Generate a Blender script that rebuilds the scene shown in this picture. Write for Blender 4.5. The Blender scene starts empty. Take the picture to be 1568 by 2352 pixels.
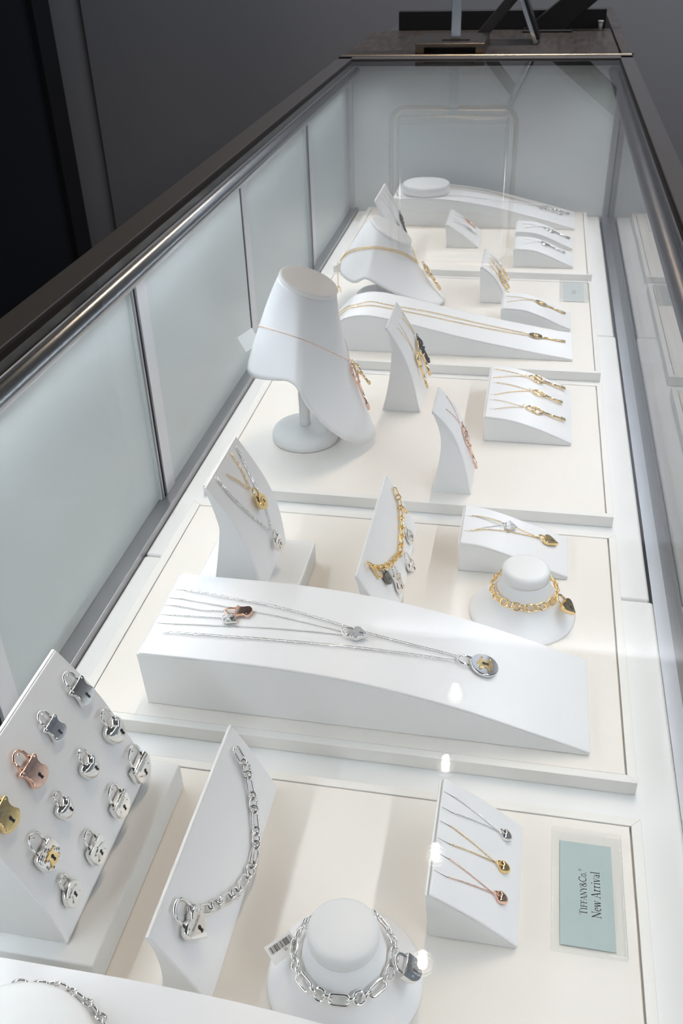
import bpy, math, random
import numpy as np
from mathutils import Vector, Matrix
random.seed(7)
SC = bpy.context.scene
COL = SC.collection
# ------------------------------------------------------------------ camera
cam = bpy.data.cameras.new('camera')
cam.sensor_fit = 'VERTICAL'; cam.sensor_height = 36.0; cam.lens = 32.975
cam.clip_start = 0.02; cam.clip_end = 50
cam.dof.use_dof = True; cam.dof.focus_distance = 0.66; cam.dof.aperture_fstop = 29
cam_ob = bpy.data.objects.new('camera', cam); COL.objects.link(cam_ob)
_R = [[0.981656, 0.188370, -0.029455], [0.079228, -0.543550, -0.835629], [-0.173418, 0.817967, -0.548503]]
cam_ob.matrix_world = Matrix(((_R[0][0], -_R[1][0], -_R[2][0], 0.0), (_R[0][1], -_R[1][1], -_R[2][1], 0.0), (_R[0][2], -_R[1][2], -_R[2][2], 0.55), (0, 0, 0, 1)))
SC.camera = cam_ob
# ------------------------------------------------------------------ world, lights, exposure
world = bpy.data.worlds.new('world'); SC.world = world; world.use_nodes = True
_bg = world.node_tree.nodes['Background']; _bg.inputs[0].default_value = (0.60, 0.68, 0.85, 1); _bg.inputs[1].default_value = 0.19
SC.view_settings.view_transform = 'Standard'; SC.view_settings.look = 'None'
SC.view_settings.exposure = 0.02; SC.view_settings.gamma = 1.0; SC.view_settings.use_curve_mapping = False
def area(name, loc, target, sx, sy, power, color, spread=math.pi):
    L = bpy.data.lights.new(name, 'AREA'); L.shape = 'RECTANGLE'; L.size = sx; L.size_y = sy; L.energy = power; L.color = color; L.spread = spread
    o = bpy.data.objects.new(name, L); COL.objects.link(o)
    d = (Vector(target) - Vector(loc)).normalized()
    y = Vector((0, 1, 0)) if abs(d.y) < .9 else Vector((1, 0, 0))
    z = -d; x = y.cross(z).normalized(); y = z.cross(x)
    o.matrix_world = Matrix(((x.x, y.x, z.x, loc[0]), (x.y, y.y, z.y, loc[1]), (x.z, y.z, z.z, loc[2]), (0, 0, 0, 1)))
    return o
# light of the shop's ceiling around the case
area('shop_ceiling_light', (2.3, -1.2, 1.98), (0.4, 0.6, 0), 0.6, 0.6, 18.0, (1.0, 0.92, 0.82))
area('wall_washer_light', (0.8, 2.30, 2.0), (0.8, 2.95, 1.42), 2.4, 0.12, 85.0, (0.84, 0.90, 1.0))
LED_POWER = 2.1
# face outline of each display, back-top to front-bottom, as (x, z) in metres; near and far y; back outline; base z
TRAY_Z = 0.0125
PLAT_Z = 0.0362
EASEL = [(-.1565, .1215), (-.1393, .0930), (-.1263, .0602), (-.1154, .0125)]
EASEL_BACK = [(-.1590, .1215), (-.1519, .0996), (-.1546, .0545), (-.1629, .0125)]
RAMP = [(-.0307, .0443), (-.0007, .0428), (.0247, .0352), (.0504, .0240), (.0697, .0163)]
LONG = [(-.2712, .0668), (-.2184, .0672), (-.1656, .0668), (-.1031, .0618), (-.0354, .0496), (.0203, .0340), (.0745, .0168)]
def sh(pts, dx=0, dz=0): return [(x + dx, z + dz) for x, z in pts]
DISPLAYS = {
 'A': dict(face=[(-.2822, .1444), (-.2620, .1150), (-.2505, .0905), (-.2425, .0705), (-.2383, .0553), (-.2348, .0362)], y=(.2844, .4171), back=[(-.2850, .1444), (-.2805, .115), (-.2830, .08), (-.2950, .0362)], z=PLAT_Z),
 'B': dict(face=[(-.1759, .0706), (-.1650, .0500), (-.1552, .0308), (-.1468, .0125)], y=(.2766, .4385), back=[(-.1785, .0708), (-.1745, .0507), (-.1740, .0325), (-.1770, .0125)], z=TRAY_Z),
 'D': dict(face=[(-.0271, .0550), (-.0057, .0419), (.0123, .0286), (.0275, .0160)], y=(.341, .430), z=TRAY_Z),
 'F': dict(face=LONG, y=(.150, .2545), z=TRAY_Z),
 'H': dict(face=LONG, y=(.504, .606), z=TRAY_Z),
 'I': dict(face=[(-.2440, .1459), (-.2257, .1155), (-.2150, .0910), (-.2090, .0680), (-.2055, .0362)], y=(.6207, .7096), back=[(-.2468, .1462), (-.2390, .1147), (-.2390, .0956), (-.2500, .0362)], z=PLAT_Z),
 'K': dict(face=[(-.1190, .0718), (-.1035, .0441), (-.0880, .0125)], y=(.618, .7835), back=[(-.1216, .0720), (-.1175, .0507), (-.1175, .0325), (-.1210, .0125)], z=TRAY_Z),
 'L': dict(face=[(-.0405, .0457), (-.0227, .0441), (.0006, .0377), (.0320, .0268), (.0605, .0165)], y=(.718, .782), z=TRAY_Z),
 'O': dict(face=EASEL, y=(1.0358, 1.1215), back=EASEL_BACK, z=TRAY_Z),
 'P': dict(face=[(-.0810, .1090), (-.0630, .0877), (-.0497, .0568), (-.0392, .0125)], y=(.8546, .9116), back=[(-.0835, .1090), (-.0746, .0833), (-.0739, .0585), (-.0805, .0125)], z=TRAY_Z),
 'Q': dict(face=[(-.0337, .0449), (-.0057, .0421), (.0254, .0336), (.0462, .0255), (.0670, .0165)], y=(.975, 1.117), z=TRAY_Z),
 'R': dict(face=[(-.2850, .0180), (-.2518, .0543), (-.2392, .0625), (-.2177, .0667), (-.1952, .0652), (-.1466, .0560), (-.0802, .0415), (-.0147, .0296), (.0710, .0160)], y=(1.212, 1.3036), z=TRAY_Z),
 'T': dict(face=RAMP, y=(1.318, 1.384), z=TRAY_Z),
 'U': dict(face=[(-.0674, .0707), (-.0488, .0570), (-.0349, .0354), (-.0270, .0145)], y=(1.418, 1.507), z=TRAY_Z),
 'X': dict(face=[(-.1459, .0546), (-.1196, .0381), (-.0885, .0150)], y=(1.687, 1.784), z=TRAY_Z),
 'Y': dict(face=sh(RAMP, .0073), y=(1.593, 1.662), z=TRAY_Z),
 'V': dict(face=sh(RAMP, .0073), y=(1.690, 1.758), z=TRAY_Z),
 'W': dict(face=[(-.2620, .0645), (-.1805, .0658), (-.1253, .0613), (-.0702, .0528), (-.0045, .0381), (.0830, .0163)], y=(1.812, 1.9236), z=TRAY_Z),
 'Z': dict(face=sh(EASEL, -.1015), y=(1.580, 1.692), back=sh(EASEL_BACK, -.1015), z=TRAY_Z),
}
def smooth(pts, n=6):
    """Catmull-Rom through the points"""
    P = [pts[0]] + list(pts) + [pts[-1]]
    out = []
    for i in range(1, len(P) - 2):
        a, b, c, d = P[i-1], P[i], P[i+1], P[i+2]
        for k in range(n):
            t = k / n
            out.append(tuple(.5 * (2*b[j] + (c[j]-a[j])*t + (2*a[j]-5*b[j]+4*c[j]-d[j])*t*t + (3*b[j]-a[j]-3*c[j]+d[j])*t**3) for j in range(len(b))))
    out.append(tuple(pts[-1]))
    return out
for _d in DISPLAYS.values(): _d['curve'] = smooth(_d['face'])
# where each piece of jewellery lies on its display: (distance down the face from its top edge, y), metres
LIE = {
 'D': {'chainA': [(0.0093, 0.4184), (0.0454, 0.4123), (0.0095, 0.4057)], 'heartA': [(0.0454, 0.4123), (0.0544, 0.4097)], 'chainB': [(0.009, 0.3947), (0.0449, 0.3873), (0.01, 0.3815)], 'heartB': [(0.0449, 0.3873), (0.0547, 0.3854)], 'chainC': [(0.0102, 0.3708), (0.0444, 0.3647), (0.0101, 0.3578)], 'heartC': [(0.0444, 0.3647), (0.0538, 0.3632)]},
 'H': {'discU': [(0.0122, 0.5835), (0.095, 0.5719), (0.1729, 0.5579), (0.2416, 0.5565)], 'discL': [(0.011, 0.5285), (0.1048, 0.5328), (0.1758, 0.5407), (0.2428, 0.551)], 'disc': [(0.2418, 0.5541), (0.2648, 0.555)], 'paveU': [(0.0112, 0.5719), (0.0675, 0.5653), (0.1509, 0.5552)], 'paveL': [(0.0113, 0.5398), (0.0733, 0.5447), (0.1517, 0.5512)], 'pave': [(0.1513, 0.5532), (0.1641, 0.5542)], 'beadU': [(0.0089, 0.5624), (0.036, 0.5595), (0.0546, 0.5617)], 'beadL': [(0.0106, 0.5502), (0.0573, 0.5526)], 'roselock': [(0.0538, 0.5604), (0.0675, 0.5602)], 'heart': [(0.0561, 0.553), (0.0625, 0.5485)]},
 'I': {'c1': [(0.0033, 0.6968), (0.0321, 0.6861), (0.0637, 0.6794), (0.0817, 0.6734)], 'c1b': [(0.0016, 0.6404), (0.0238, 0.6411), (0.0509, 0.6511), (0.0795, 0.6695)], 'p1': [(0.0813, 0.6707), (0.1024, 0.6726)], 'c2': [(0.0018, 0.6823), (0.0174, 0.6811), (0.036, 0.6725)], 'c2b': [(0.0087, 0.6563), (0.0221, 0.6644), (0.0364, 0.6717)], 'p2': [(0.0364, 0.6717), (0.0496, 0.6705)]},
 'K': {'path': [(0.0119, 0.7758), (0.0217, 0.7704), (0.0261, 0.7648), (0.0343, 0.7488), (0.0408, 0.7261), (0.0434, 0.7088), (0.0385, 0.6926), (0.0321, 0.6744), (0.0188, 0.6528), (0.0064, 0.6419)], 'disc': [(0.0401, 0.7497), (0.0542, 0.7519)], 'heart': [(0.0501, 0.7177), (0.062, 0.717)], 'lock': [(0.036, 0.6785), (0.0495, 0.6731)], 'shield': [(0.0241, 0.6608), (0.0284, 0.6551)], 'toggle': [(0.0106, 0.6451), (0.0184, 0.6421)], 'bar': [(0.0286, 0.7685), (0.0441, 0.7749)]},
 'L': {'g': [(0.0073, 0.7633), (0.036, 0.7655), (0.0743, 0.762), (0.0367, 0.7509), (0.007, 0.7377)], 'heart': [(0.0743, 0.762), (0.0892, 0.7588)], 's': [(0.0104, 0.7633), (0.0361, 0.7598), (0.0094, 0.739)], 'pave': [(0.0361, 0.7598), (0.0455, 0.7612)]},
 'O': {'c1': [(0.0122, 1.1131), (0.0458, 1.1162), (0.0133, 1.1009)], 'k1': [(0.0458, 1.1162), (0.1039, 1.1529)], 'k1b': [(0.0461, 1.1111), (0.1184, 1.1428)], 'c2': [(0.0138, 1.0795), (0.0533, 1.0807), (0.0141, 1.0658)], 'k2': [(0.0533, 1.0807), (0.1061, 1.0817)]},
 'P': {'c': [(0.0103, 0.9052), (0.0397, 0.8917), (0.013, 0.8794)], 'k': [(0.0397, 0.8917), (0.0975, 0.9006)]},
 'Q': {'c1': [(0.0045, 1.104), (0.0441, 1.1001), (0.0033, 1.078)], 'k1': [(0.0441, 1.1001), (0.0956, 1.1025)], 'c2': [(0.0086, 1.0655), (0.05, 1.0634), (0.0094, 1.0328)], 'k2': [(0.05, 1.0634), (0.0914, 1.0593)], 'c3': [(0.0084, 1.0184), (0.0429, 1.0147), (0.0104, 0.995)], 'k3': [(0.0429, 1.0147), (0.095, 1.0168)]},
 'R': {'u': [(0.0279, 1.2744), (0.0642, 1.2537), (0.0894, 1.2602), (0.1218, 1.2584), (0.1961, 1.2691), (0.3118, 1.269)], 'l': [(0.0367, 1.2451), (0.0708, 1.2436), (0.095, 1.2455), (0.1237, 1.246), (0.1977, 1.2537), (0.3121, 1.2612)], 'k': [(0.3132, 1.2649), (0.3695, 1.2637)]},
 'T': {'c': [(0.0028, 1.3647), (0.0427, 1.3633), (0.0064, 1.3406)], 'k': [(0.0427, 1.3633), (0.0961, 1.3695)]},
 'U': {'c1': [(0.0106, 1.4875), (0.0338, 1.4864)], 'k1': [(0.0338, 1.4864), (0.061, 1.4979)], 'c2': [(0.0091, 1.473), (0.0228, 1.4597)], 'k2': [(0.0228, 1.4597), (0.0661, 1.4839)], 'c3': [(0.0092, 1.448), (0.0293, 1.4383)], 'k3': [(0.0293, 1.4383), (0.0698, 1.4617)]},
 'X': {'k1': [(0.0262, 1.7723), (0.0545, 1.7683)], 'k2': [(0.031, 1.7348), (0.059, 1.7347)], 'c1': [(0.0054, 1.766), (0.0262, 1.7723)], 'c2': [(0.0076, 1.7281), (0.031, 1.7348)]},
 'Y': {'c': [(0.0137, 1.6451), (0.0393, 1.6415), (0.0138, 1.6159)], 'k': [(0.0393, 1.6415), (0.089, 1.6399)]},
 'V': {'k': [(0.0444, 1.7326), (0.0989, 1.735)], 'c': [(0.0095, 1.7346), (0.0444, 1.7326), (0.0126, 1.7085)]},
 'W': {'k1': [(0.2704, 1.8839), (0.3251, 1.87)], 'k2': [(0.2859, 1.8987), (0.3392, 1.8893)], 'cu': [(0.1025, 1.9063), (0.1577, 1.9085), (0.2105, 1.8971), (0.2807, 1.8937)], 'cl': [(-0.0024, 1.8512), (0.0452, 1.8377), (0.1204, 1.8402), (0.1787, 1.8497), (0.2291, 1.87), (0.2704, 1.8839)], 'cback': [(-0.0042, 1.9002), (0.0106, 1.9066)]},
 'Z': {'k1': [(0.0542, 1.6878), (0.0884, 1.7022)], 'k2': [(0.0592, 1.6425), (0.0681, 1.6454)], 'c1': [(0.0038, 1.6528), (0.0542, 1.6878)], 'c2': [(0.0049, 1.6004), (0.0592, 1.6425)]},
 'A': {'a1': [(0.0152, 0.407), (0.037, 0.3992)], 'a2': [(0.015, 0.3715), (0.0325, 0.3639)], 'a3': [(0.0154, 0.339), (0.0366, 0.3286)], 'a4': [(0.0145, 0.3056), (0.0341, 0.3009)], 'a5': [(0.0512, 0.4074), (0.0752, 0.3994)], 'a6': [(0.0506, 0.3722), (0.0694, 0.364)], 'a7': [(0.0499, 0.338), (0.0668, 0.3326)], 'a8': [(0.0855, 0.4082), (0.1138, 0.3992)], 'a9': [(0.0852, 0.3745), (0.1091, 0.3658)], 'a10': [(0.0513, 0.3076), (0.0728, 0.2986)], 'a11': [(0.0841, 0.338), (0.1088, 0.3314)], 'a12': [(0.0846, 0.3052), (0.1026, 0.2976)]},
 'B': {'path': [(0.0073, 0.4226), (0.0219, 0.4192), (0.0281, 0.4153), (0.0384, 0.4056), (0.0483, 0.3938), (0.0552, 0.3833), (0.0584, 0.3743), (0.0585, 0.3614), (0.0555, 0.3513), (0.0513, 0.3408), (0.044, 0.331), (0.0324, 0.3167), (0.0202, 0.3081)], 'heart': [(0.0086, 0.3036), (0.0334, 0.2984)]},
}
# ------------------------------------------------------------------ materials
MATS = {}
def mat(name, color, rough=.5, metal=0.0, bump=None, spec=.5, coat=0.0, emit=None, scale=(1, 1, 1), vary=0.0, aniso=0.0):
    m = bpy.data.materials.new(name); m.use_nodes = True; nt = m.node_tree; b = nt.nodes['Principled BSDF']
    b.inputs['Base Color'].default_value = (*color, 1); b.inputs['Roughness'].default_value = rough; b.inputs['Metallic'].default_value = metal
    b.inputs['Specular IOR Level'].default_value = spec; b.inputs['Coat Weight'].default_value = coat; b.inputs['Anisotropic'].default_value = aniso
    if emit: b.inputs['Emission Color'].default_value = (*emit[0], 1); b.inputs['Emission Strength'].default_value = emit[1]
    if bump or vary:
        tc = nt.nodes.new('ShaderNodeTexCoord'); mp = nt.nodes.new('ShaderNodeMapping'); mp.inputs['Scale'].default_value = scale
        nz = nt.nodes.new('ShaderNodeTexNoise'); nz.inputs['Scale'].default_value = (bump or (300, 0))[0]; nz.inputs['Detail'].default_value = 3
        nt.links.new(tc.outputs['Object'], mp.inputs['Vector']); nt.links.new(mp.outputs['Vector'], nz.inputs['Vector'])
        if bump and bump[1]:
            bp = nt.nodes.new('ShaderNodeBump'); bp.inputs['Strength'].default_value = bump[1]; bp.inputs['Distance'].default_value = .0005
            nt.links.new(nz.outputs['Fac'], bp.inputs['Height']); nt.links.new(bp.outputs['Normal'], b.inputs['Normal'])
        if vary:
            mx = nt.nodes.new('ShaderNodeMix'); mx.data_type = 'RGBA'
            mx.inputs[6].default_value = (*[c * (1 - vary) for c in color], 1); mx.inputs[7].default_value = (*[min(1, c * (1 + vary)) for c in color], 1)
            nt.links.new(nz.outputs['Fac'], mx.inputs[0]); nt.links.new(mx.outputs[2], b.inputs['Base Color'])
    MATS[name] = m
    return m
def pane_mat(name, tint, f0=.043, rough=0.0):
    """clear pane: Fresnel mix of a mirror and a straight see-through"""
    m = bpy.data.materials.new(name); m.use_nodes = True; nt = m.node_tree; nt.nodes.clear(); N = nt.nodes.new
    out = N('ShaderNodeOutputMaterial'); mix = N('ShaderNodeMixShader'); tr = N('ShaderNodeBsdfTransparent'); gl = N('ShaderNodeBsdfGlossy')
    tr.inputs[0].default_value = (*tint, 1); gl.inputs['Roughness'].default_value = rough
    g = N('ShaderNodeNewGeometry'); dp = N('ShaderNodeVectorMath'); dp.operation = 'DOT_PRODUCT'
    ab = N('ShaderNodeMath'); ab.operation = 'ABSOLUTE'; sb = N('ShaderNodeMath'); sb.operation = 'SUBTRACT'; sb.inputs[0].default_value = 1; sb.use_clamp = True
    pw = N('ShaderNodeMath'); pw.operation = 'POWER'; pw.inputs[1].default_value = 5
    ma = N('ShaderNodeMath'); ma.operation = 'MULTIPLY_ADD'; ma.inputs[1].default_value = 1 - f0; ma.inputs[2].default_value = f0
    k = nt.links.new
    k(g.outputs['Normal'], dp.inputs[0]); k(g.outputs['Incoming'], dp.inputs[1]); k(dp.outputs['Value'], ab.inputs[0]); k(ab.outputs[0], sb.inputs[1])
    k(sb.outputs[0], pw.inputs[0]); k(pw.outputs[0], ma.inputs[0]); k(ma.outputs[0], mix.inputs[0]); k(tr.outputs[0], mix.inputs[1]); k(gl.outputs[0], mix.inputs[2]); k(mix.outputs[0], out.inputs[0])
    MATS[name] = m
    return m
mat('leather', (.83, .83, .82), .42, bump=(1600, .10), spec=.4)
mat('satin', (.86, .86, .865), .34, bump=(1400, .06), spec=.45)
mat('deck_leather', (.84, .84, .83), .40, bump=(900, .10), spec=.4)
mat('tray_cloth', (.845, .80, .74), .55, bump=(1500, .12), scale=(1, 4, 1), vary=.02)
mat('tray_border', (.82, .80, .76), .45, bump=(1200, .08))
mat('frosted', (.56, .60, .60), .30, spec=.5)
mat('end_panel', (.70, .73, .73), .35)
mat('brushed', (.42, .42, .43), .30, 1.0, bump=(700, .03), scale=(6, .3, 6))
mat('aluminium', (.70, .70, .73), .38, .7)
mat('tube_steel', (.52, .53, .55), .27, 1.0, bump=(900, .02), scale=(1, 6, 1))
mat('tube_dark', (.16, .15, .15), .42, .9)
mat('bronze', (.080, .080, .085), .45, .2, spec=.4)
mat('rubber', (.008, .008, .010), .7, spec=.2)
mat('brass_strip', (.50, .43, .33), .28, 1.0)
mat('silver', (.93, .92, .90), .07, 1.0)
mat('silver_soft', (.88, .87, .84), .16, 1.0)
mat('gold', (1.0, .74, .36), .09, 1.0)
mat('rose_gold', (.93, .62, .48), .09, 1.0)
mat('black_metal', (.035, .03, .028), .18, 1.0)
mat('dark_silver', (.20, .19, .17), .25, 1.0)
mat('keyhole', (.012, .010, .010), .5)
mat('engraving', (.20, .20, .21), .4, 1.0)
mat('crystal', (.93, .94, .96), .06, .35)
mat('ink', (.015, .018, .02), .6)
mat('card_blue', (.53, .62, .61), .7)
mat('card_grey', (.66, .68, .67), .7)
mat('paper', (.80, .79, .77), .7)
mat('thread', (.72, .70, .66), .7)
mat('slit', (.16, .15, .14), .8)
mat('wall_paint', (.17, .17, .178), .8)
mat('pillar_paint', (.21, .21, .22), .7)
mat('dark_panel', (.022, .026, .036), .5)
mat('floor_dark', (.05, .038, .028), .5)
mat('ceiling_paint', (.35, .34, .33), .9)
mat('wood', (.050, .041, .036), .33, bump=(14, .3), scale=(7, 1.2, 7), vary=.85)
mat('wood_rim', (.055, .049, .047), .36, bump=(20, .3), scale=(10, 1, 10), vary=.7)
mat('black_plastic', (.010, .010, .011), .35)
mat('stand_metal', (.20, .165, .13), .28, 1.0)
mat('chrome', (.75, .76, .78), .12, 1.0)
mat('mirror_glass', (.82, .85, .86), .02, 1.0)
mat('cup_white', (.75, .75, .76), .5)
mat('led', (1, 1, 1), .5, emit=((.92, .96, 1.0), 60.0))
mat('lamp_lens', (1, 1, 1), .5, emit=((1.0, .93, .84), 90.0))
pane_mat('glass', (.985, .992, .99))
pane_mat('acrylic', (.988, .994, .993), .045)
pane_mat('side_glass', (.97, .985, .98), .11)
# ------------------------------------------------------------------ scene graph helpers
ORG = {}
def tag(o, label=None, cat=None, group=None, kind=None):
    if label: o['label'] = label
    if cat: o['category'] = cat
    if group: o['group'] = group
    if kind: o['kind'] = kind
    return o
def thing(name, loc, label, cat, group=None):
    o = bpy.data.objects.new(name, None); COL.objects.link(o); o.location = loc; o.empty_display_size = .01
    ORG[o] = np.array(loc, float)
    return tag(o, label, cat, group)
def mesh(name, VF, m, smooth=True):
    V, F = VF
    me = bpy.data.meshes.new(name); me.from_pydata([tuple(map(float, v)) for v in V], [], [tuple(map(int, f)) for f in F])
    me.polygons.foreach_set('use_smooth', [smooth and len(f) <= 4 for f in F]); me.materials.append(MATS[m]); me.update()
    return me
def ob(name, VF, m, parent=None, smooth=True, bevel=0, base=None, wn=False):
    """a mesh object from world coordinates; a part is stored relative to its thing"""
    V = np.array(VF[0], float)
    org = ORG[parent] if parent else np.array(base if base is not None else [V[:, 0].mean(), V[:, 1].mean(), V[:, 2].min()])
    o = bpy.data.objects.new(name, mesh(name, (V - org, VF[1]), m, smooth)); COL.objects.link(o)
    ORG[o] = org
    if parent: o.parent = parent
    else: o.location = org
    if bevel:
        b = o.modifiers.new('bevel', 'BEVEL'); b.width = bevel; b.segments = 3; b.limit_method = 'ANGLE'; b.angle_limit = math.radians(38)
        w = o.modifiers.new('normals', 'WEIGHTED_NORMAL'); w.keep_sharp = True
    return o
def inst(name, me, M, parent):
    """a part that shares mesh data, placed by a world matrix"""
    o = bpy.data.objects.new(name, me); COL.objects.link(o); o.parent = parent
    o.matrix_local = Matrix.Translation(-Vector(ORG[parent])) @ M; ORG[o] = ORG[parent]
    return o
# ------------------------------------------------------------------ shapes (vertices, faces)
def box(x0, x1, y0, y1, z0, z1):
    V = [(x, y, z) for z in (z0, z1) for y in (y0, y1) for x in (x0, x1)]
    return V, [(0, 2, 3, 1), (4, 5, 7, 6), (0, 1, 5, 4), (2, 6, 7, 3), (0, 4, 6, 2), (1, 3, 7, 5)]
def join(*parts):
    V = []; F = []
    for v, f in parts:
        n = len(V); V += [tuple(p) for p in v]; F += [tuple(i + n for i in q) for q in f]
    return V, F
def xf(VF, M):
    A = np.array(M); V = np.array(VF[0], float)
    return V @ A[:3, :3].T + A[:3, 3], VF[1]
def prism_y(poly, y0, y1):
    """polygon in (x, z) pushed along y"""
    n = len(poly); V = [(x, y0, z) for x, z in poly] + [(x, y1, z) for x, z in poly]
    return V, [tuple(range(n)), tuple(range(2*n - 1, n - 1, -1))] + [(i, n + i, n + (i+1) % n, (i+1) % n) for i in range(n)]
def lathe(prof, c=(0, 0, 0), n=40, sx=1, sy=1):
    V = []; F = []
    for r, z in prof: V += [(c[0] + r*sx*math.cos(2*math.pi*k/n), c[1] + r*sy*math.sin(2*math.pi*k/n), c[2] + z) for k in range(n)]
    for j in range(len(prof) - 1):
        for k in range(n): F.append((j*n + k, j*n + (k+1) % n, (j+1)*n + (k+1) % n, (j+1)*n + k))
    if prof[0][0] > 1e-6: F.append(tuple(range(n - 1, -1, -1)))
    if prof[-1][0] > 1e-6: F.append(tuple(range((len(prof)-1)*n, len(prof)*n)))
    return V, F
def sweep(path, r, n=8, closed=False, up=(0, 0, 1)):
    P = [Vector(p) for p in path]; m = len(P); V = []; F = []
    u = Vector(up); rr = r if hasattr(r, '__len__') else [r]*m
    for i in range(m):
        t = (P[(i+1) % m] - P[i-1]) if closed else (P[min(i+1, m-1)] - P[max(i-1, 0)])
        t.normalize(); a = u - t*u.dot(t)
        if a.length < 1e-4: a = t.orthogonal()
        a.normalize(); b = t.cross(a); u = a
        V += [P[i] + (a*math.cos(2*math.pi*k/n) + b*math.sin(2*math.pi*k/n))*rr[i] for k in range(n)]
    for i in range(m if closed else m - 1):
        for k in range(n): F.append((i*n + k, i*n + (k+1) % n, ((i+1) % m)*n + (k+1) % n, ((i+1) % m)*n + k))
    if not closed: F += [tuple(range(n-1, -1, -1)), tuple(range((m-1)*n, m*n))]
    return V, F
def ring(R, r, n=20, m=8, sx=1.0, sy=1.0, a0=0, a1=2*math.pi):
    full = abs(a1 - a0 - 2*math.pi) < 1e-6
    pts = [(R*sx*math.cos(a0 + (a1-a0)*k/(n if full else n-1)), R*sy*math.sin(a0 + (a1-a0)*k/(n if full else n-1)), 0) for k in range(n)]
    return sweep(pts, r, m, full)
def oval(L, W, r, n=18, m=8):
    """stadium link, L by W over the outside, long axis x"""
    a = max(0, L/2 - W/2); R = W/2 - r; pts = []
    h = n // 2
    for k in range(h): t = -math.pi/2 + math.pi*k/(h-1); pts.append((a + R*math.cos(t), R*math.sin(t), 0))
    for k in range(h): t = math.pi/2 + math.pi*k/(h-1); pts.append((-a + R*math.cos(t), R*math.sin(t), 0))
    return sweep(pts, r, m, True)
def ball(R, c=(0, 0, 0), n=10, m=6, sz=1):
    return lathe([(R*math.sin(math.pi*(j + .001)/m*.999), -R*sz*math.cos(math.pi*j/m)) for j in range(m+1)], c, n)
def ext(outline, h, bev=.25, z0=0.0):
    """flat-faced plate with rounded rim, outline in (x, y), thickness h"""
    o = np.array(outline); c = o.mean(0); n = len(o); V = []; F = []
    w = np.abs(o - c).max(); b = min(h*bev*1.1, w*.085)
    for z, s in ((0, 1 - b/w*.6), (h*.28, 1), (h*.62, 1), (h*.88, 1 - b/w*.45), (h, 1 - b/w)):
        V += [(*(c + (p - c)*s), z0 + z) for p in o]
    for j in range(4):
        for k in range(n): F.append((j*n + k, j*n + (k+1) % n, (j+1)*n + (k+1) % n, (j+1)*n + k))
    F += [tuple(range(n-1, -1, -1)), tuple(range(4*n, 5*n))]
    return V, F
def puff(outline, h, rings=6, z0=0.0, pw=.8):
    o = np.array(outline); c = o.mean(0); n = len(o); V = []; F = []
    for j in range(rings):
        t = j/(rings - .35); s = math.cos(t*math.pi/2)**.7; z = math.sin(t*math.pi/2)**pw*h
        V += [(*(c + (p - c)*s), z0 + z) for p in o]
    V.append((c[0], c[1], z0 + h)); V += [(*(c + (p - c)*.8), z0 - h*.12) for p in o]
    for j in range(rings - 1):
        for k in range(n): F.append((j*n + k, j*n + (k+1) % n, (j+1)*n + (k+1) % n, (j+1)*n + k))
    q = (rings-1)*n; a = rings*n
    for k in range(n): F.append((q + k, q + (k+1) % n, a)); F.append((a + 1 + k, a + 1 + (k+1) % n, (k+1) % n, k))
    F.append(tuple(range(a + n, a, -1)))
    return V, F
def frame(P, T, N, ang=0.0):
    """matrix whose x runs along T and z along N"""
    T = Vector(T).normalized(); N = Vector(N); N = (N - T*N.dot(T)).normalized(); Y = N.cross(T)
    M = Matrix(((T.x, Y.x, N.x, P[0]), (T.y, Y.y, N.y, P[1]), (T.z, Y.z, N.z, P[2]), (0, 0, 0, 1)))
    return M @ Matrix.Rotation(ang, 4, 'Z') if ang else M
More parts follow.
